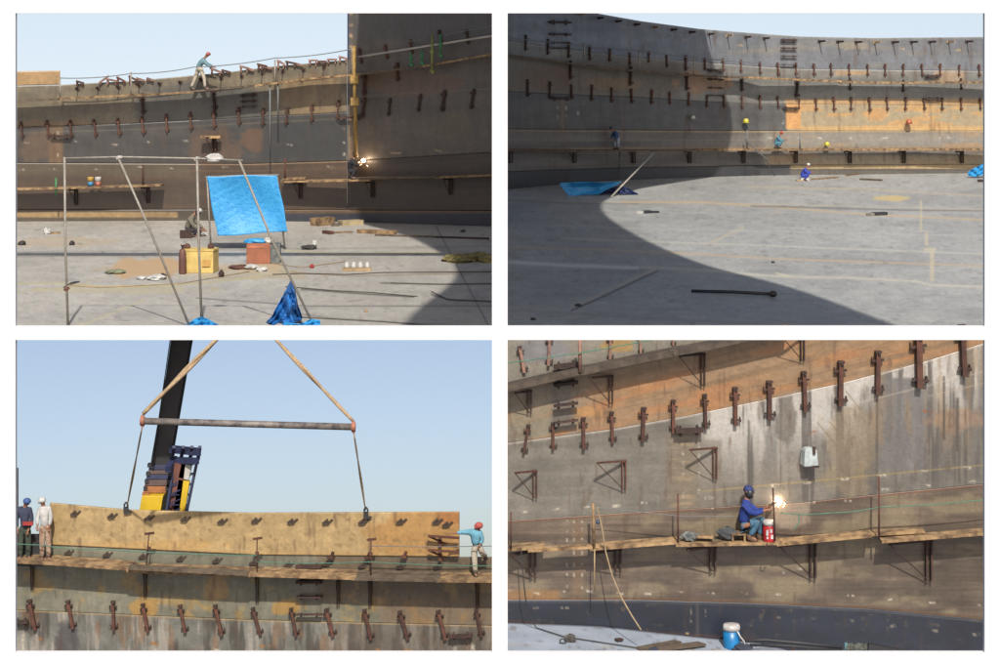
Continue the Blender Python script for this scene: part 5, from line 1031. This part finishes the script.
pl4 = [([(500, 549.5), (545, 546.5)], .1, .55, mWood), ([(528, 550), (592, 546.5), (600, 546)], .35, .6, mWood), ([(590, 548.5), (680, 541.5)], .1, .6, mWood), ([(676, 544.5), (782, 542.5)], .1, .6, mWood), ([(682, 541), (740, 539.5)], .05, .3, mWoodD), ([(777, 544), (872, 535)], .1, .6, mWood), ([(868, 534), (925, 531)], .0, .35, mWood), ([(882, 541), (985, 533), (1060, 528)], .2, .65, mWood)]
for i, (p, a, b_, m_) in enumerate(pl4): plank(4, p, a, b_, .055, m_, f'{ordw(i)} welder platform plank from the left on the bottom-right shell', 'planks of the welder platform at bottom right')
for i, (xa, ya, xb_, y2, m_, r_) in enumerate([(580, 335, 580, 372, mPink, .04), (593, 503, 594, 548, mWood, .03), (594.5, 548, 594.5, 592, mTan, .015), (678, 494, 678, 542, mRust, .02), (773, 488, 775, 541, mRust, .02), (879, 476, 879, 539, mRust, .022), (511, 512, 511, 549, mRust, .018)]):
    rod('guard_post', S(4, xa, ya, .62), S(4, xb_, y2, .62), r_, m_, ['pink rusty post on the high walkway', 'tan post at the left of the welder platform', 'thin tan rod hanging below the platform', 'rusty post left of the welder', 'rusty post behind the welding arc', 'tall rusty post at the right planks', 'rusty post at the far left of the platform'][i], 'guard post', 'guard posts of the bottom right site')
cable('safety_rope', [S(4, 500, 364, .7), S(4, 580, 353, .7), S(4, 690, 333, .7)], .012, mRopeG, 'pale green safety rope above the high walkway', 'rope')
cable('safety_rope', [S(4, 780, 513, .62), S(4, 830, 513, .62), S(4, 879, 507, .62), S(4, 1000, 498, .62)], .012, mRopeG, 'green safety rope right of the welder', 'rope', None, .03)
cable('safety_rope', [S(4, 594, 507, .62), S(4, 678, 516, .62), S(4, 735, 516, .62)], .008, mWire, 'thin pale line left of the welder', 'rope')
cable('dangling_rope', [S(4, 799, 514, .6), S(4, 799, 522, .6), S(4, 794, 530, .6)], .012, mRopeG, 'green cord end dangling below the safety rope', 'cord')
cable('rope', [S(4, 597, 507, .66), S(4, 602, 528, .66), S(4, 605.5, 551, .7), S(4, 612, 575, .9), S(4, 621, 597, 1.1), S(4, 632, 616, 1.4), S(4, 641, 630, 1.6)], .016, mRope, 'long tan rope falling from the platform to the floor', 'rope')
def F4(px, py, h=0.0):
    """point on the dipping floor seen at this row"""
    z = float(z4(px)); d = -z*F/(py-HY); return P(px, py, d)+Vector((0, 0, h))
cable('cable', [S(4, 521, 549, .6), S(4, 524, 585, .7), S(4, 527, 610, .5), F4(536, 629, .03), F4(564, 638, .03), F4(603, 644, .03), F4(650, 651, .03)], .013, mDk, 'dark thin cable dropping at left and crossing the floor', 'cable')
# torn pieces and small objects
q = S(4, 690, 541, .35); g = MB(); g.ball(q+Vector((0, 0, .10)), .2, 12, 7, (1.0, .6, .5), .25, 4); thing('grey_sack', g, mat('grey_sack_cloth', (140, 146, 142), .9, .3, 8), 'small grey sack on the platform left of the welder', 'sack')
q = S(4, 697, 540, .35); g = MB(); g.bar(q+Vector((-.1, 0, .1)), q+Vector((.35, 0, .07)), .2, .05); thing('wood_offcut', g, mWood, 'wood offcut leaning on the grey sack', 'offcut')
q = S(4, 727, 539, .3); g = MB(); g.ball(q+Vector((0, 0, .12)), .25, 12, 7, (.9, .6, .55), .2, 8); thing('dark_sack', g, mat('charcoal_sack_cloth', (88, 92, 94), .9), 'dark sack behind the wooden crate', 'sack')
q = S(4, 738, 542, .35); r = empty('wooden_crate', q, 'small wooden crate the welder sits on', 'crate')
for sx in (-.13, .13): g = MB(); g.box(q+Vector((sx, 0, .09)), .04, .3, .18); g.build('side', mWood, r)
g = MB(); g.box(q+Vector((0, 0, .195)), .32, .32, .03); g.build('top', mWood, r); g = MB(); g.box(q+Vector((0, 0, .015)), .32, .3, .03); g.build('bottom', mWoodD, r)
# red and white drum
q = S(4, 769, 541.5, .45); r = empty('water_drum', q, 'red insulated drum with a white lid and white lettering patches', 'drum')
g = MB(); g.lathe(q, [(.125, 0), (.135, .03), (.135, .35), (.125, .37)], 20); g.build('body', mat('drum_red', (222, 44, 52), .45), r)
g = MB(); g.lathe(q+Vector((0, 0, .37)), [(.14, 0), (.14, .07), (.11, .10), (.04, .11)], 20); g.build('lid', mat('drum_white', (242, 236, 232), .45), r)
g = MB(); g.box(q+Vector((-.055, -.135, .22)), .05, .012, .12); g.box(q+Vector((.03, -.137, .26)), .05, .012, .08); g.box(q+Vector((.05, -.13, .13)), .05, .012, .09); g.box(q+Vector((-.05, -.135, .11)), .04, .012, .05); g.build('emblem', mat('drum_white', (242, 236, 232), .45), r)
cable('hook', [S(4, 767, 543, .62), S(4, 767, 550, .62), S(4, 770, 551, .62), S(4, 772, 546, .62)], .012, mRust2, 'wire hook hanging below the red drum', 'hook')
# white bag hung on the bright course
q = S(4, 809, 457, .18); r = empty('hanging_bag', q, 'pale bag box hanging on the bright streaked course', 'bag')
g = MB(); g.box(q, .34, .34, .38, .2, .82); g.box(q+Vector((-.02, -.02, .2)), .24, .26, .06, .2, .6); o = g.build('bag', mat('pale_canvas', (214, 224, 222), .9, .15, 5, bump=.5), r); bv = o.modifiers.new('b', 'BEVEL'); bv.width = .05; bv.segments = 3
g = MB(); g.box(q+Vector((.12, -.17, -.18)), .16, .05, .04); g.box(q+Vector((.09, -.14, .17)), .06, .08, .16); g.build('strap', mRust2, r)
# blue valve tag
q = S(4, 598, 522, .6); g = MB(); g.ball(q, .05, 10, 6); thing('blue_float', g, mat('slate_blue', (70, 90, 120), .6), 'small slate blue knob on the hanging rope', 'knob')
# cooler
q = F4(731.5, 648); r = empty('cooler_jug', q, 'bright blue round cooler with white lid standing on the floor', 'cooler')
g = MB(); g.lathe(q, [(.165, 0), (.18, .03), (.18, .40)], 24); g.build('body', mat('cooler_blue', (30, 150, 222), .4), r)
g = MB(); g.lathe(q+Vector((0, 0, .40)), [(.19, 0), (.19, .06), (.17, .12), (.06, .13)], 24); g.build('lid', mat('drum_white', (242, 236, 232), .45), r)
g = MB(); g.tube([q+Vector((.10, -.18, .42)), q+Vector((.17, -.2, .3)), q+Vector((.26, -.12, .18)), q+Vector((.28, -.1, 0.02))], .018, 8); g.build('handle', mat('drum_white', (242, 236, 232), .45), r)
# floor scraps
def blob4(name, px, py, sx, sz, m, label, cat, seed=1, jag=.2): g = MB(); g.ball(F4(px, py, sz*.35), 1.0, 16, 8, (sx/2, sx*.35, sz/2), jag, seed); return thing(name, g, m, label, cat)
blob4('rag_bundle', 570, 642, .24, .20, mat('grey_brown_rag', (112, 104, 98), .9, .3, 8), 'grey brown rag bundle on the floor at left', 'rag', 3)
g = MB(); c = F4(563, 644, .06); g.tube([c+Vector((.07*math.cos(a), 0, .05*math.sin(a))) for a in np.linspace(0, 6.28, 13)], .014, 6, False); thing('steel_ring', g, mDk, 'small ring beside the rag bundle', 'ring')
for i, (a, b_, w_, h_, m_, lb) in enumerate([((640, 651), (678, 644), .2, .05, mWoodD, 'dark broken plank lying near the shell foot'), ((655, 651.5), (702, 646), .25, .05, mat('brown_mat', (122, 104, 86), .9), 'brown mat piece lying right of the broken plank'), ((616, 642), (622, 641.5), .1, .04, mRust2, 'small rusty chip on the floor'), ((676, 631), (688, 636), .06, .04, mRope, 'tan stick leaning at the shell foot')]):
    g = MB(); g.bar(F4(*a, .05), F4(*b_, .05), w_, h_); thing('floor_scrap', g, m_, lb, 'scrap')
blob4('dark_glove', 654, 652, .22, .12, mat('slate_dark_cloth', (60, 66, 84), .9), 'dark glove by the brown mat', 'glove', 5); blob4('black_bag', 741, 650.5, .5, .18, mat('slate_dark_cloth', (60, 66, 84), .9), 'black bag lying right of the blue cooler', 'bag', 6); 
blob4('white_cloth', 747, 647.5, .22, .10, mW_, 'small white cloth on the black bag', 'cloth', 7)
q = P(768, 656, 41.5); g = MB(); g.ball(q, 1.0, 20, 10, (.55, .3, .16), 0.0); thing('grey_cover', g, mat('pale_grey_cover', (150, 158, 172), .5), 'pale grey rounded cover at the bottom edge', 'cover')
g = MB(); g.tube([P(745, 641, 42), P(765, 640, 42), P(800, 643, 42), P(842, 647, 42)], .035, 8); g.tube([P(750, 645, 42), P(790, 646, 42), P(842, 650, 42)], .03, 8); thing('black_hose', g, mBlack, 'black hose running right from the cover', 'hose')
g = MB()
for i in range(6): g.ball(P(850+i*5, 648+(i % 2), 42), .12, 10, 6, (1, .8, .85), .2, i)
thing('green_bundle', g, mat('grey_green_bundle', (104, 108, 96), .9, .35, 14, bump=.8), 'grey green net bundle at the bottom edge', 'bundle')
g = MB(); g.bar(P(846, 643, 42), P(846, 656, 42), .06); thing('teal_stake', g, mat('teal_paint', (110, 170, 180), .7), 'pale teal stake left of the net bundle', 'stake')
g = MB(); g.bar(P(793.5, 647, 42), P(793.5, 656, 42), .05); thing('red_stake', g, mRust, 'short rusty stake right of the grey cover', 'stake')
g = MB(); g.bar(P(868, 646, 41.9), P(905, 653, 41.9), .15, .12); thing('dark_timber', g, mBlack, 'dark timber right of the net bundle', 'timber')
# welder and arc
spark(S(4, 779.5, 502, .12), .055, 60, 'welding_arc', 'white hot welding arc in front of the squatting welder', 5)
for i in range(8):
    a = random.uniform(2.6, 6.6); q = S(4, 779.5+math.cos(a)*random.uniform(3, 5.5), 502-math.sin(a)*random.uniform(3, 6), .25); g = MB(); g.bar(q, q+Vector((math.cos(a)*.03, 0, -.035)), .006); thing('spark', g, mat('spark_glow', (255, 170, 90), .5, emit=6), 'glowing spark flying from the near welding arc', 'spark', 'sparks of the near arc')
q = S(4, 774, 503, .2); g = MB(); g.bar(q, S(4, 780, 502, .14), .02); g.bar(S(4, 768.5, 507.5, .3), q, .045); thing('electrode_holder', g, mRust2, 'electrode holder in the hands of the near welder', 'electrode holder')
person(float(D[4](748))-.33, dict(pel=(743, 524, 0), che=(746.5, 504, 0), nek=(747, 496.5, 0), hed=(748, 491.5, .0), shL=(748, 505, -.17), elL=(758, 511.5, -.12), wrL=(766, 508, -.02), shR=(744, 506.5, .19), elR=(754, 514, .22), wrR=(765, 510.5, .1),
     hiL=(745, 526, -.1), knL=(763.5, 518, -.12), ankL=(759, 537, -.1), toL=(767, 540, -.1), hiR=(743, 527, .12), knR=(759, 521, .18), ankR=(749, 537, .14), toR=(757, 540.5, .14)), dict(shirt=cl('royal_blue_cloth', (34, 66, 160)), trousers=cl('teal_grey_cloth', (76, 122, 152)), shoe=mat('brown_boot', (112, 82, 62), .8)), 'welder in royal blue shirt sitting on a crate beside the arc', 'cap', mat('navy_cap_cloth', (44, 60, 120), .8), 1, True)
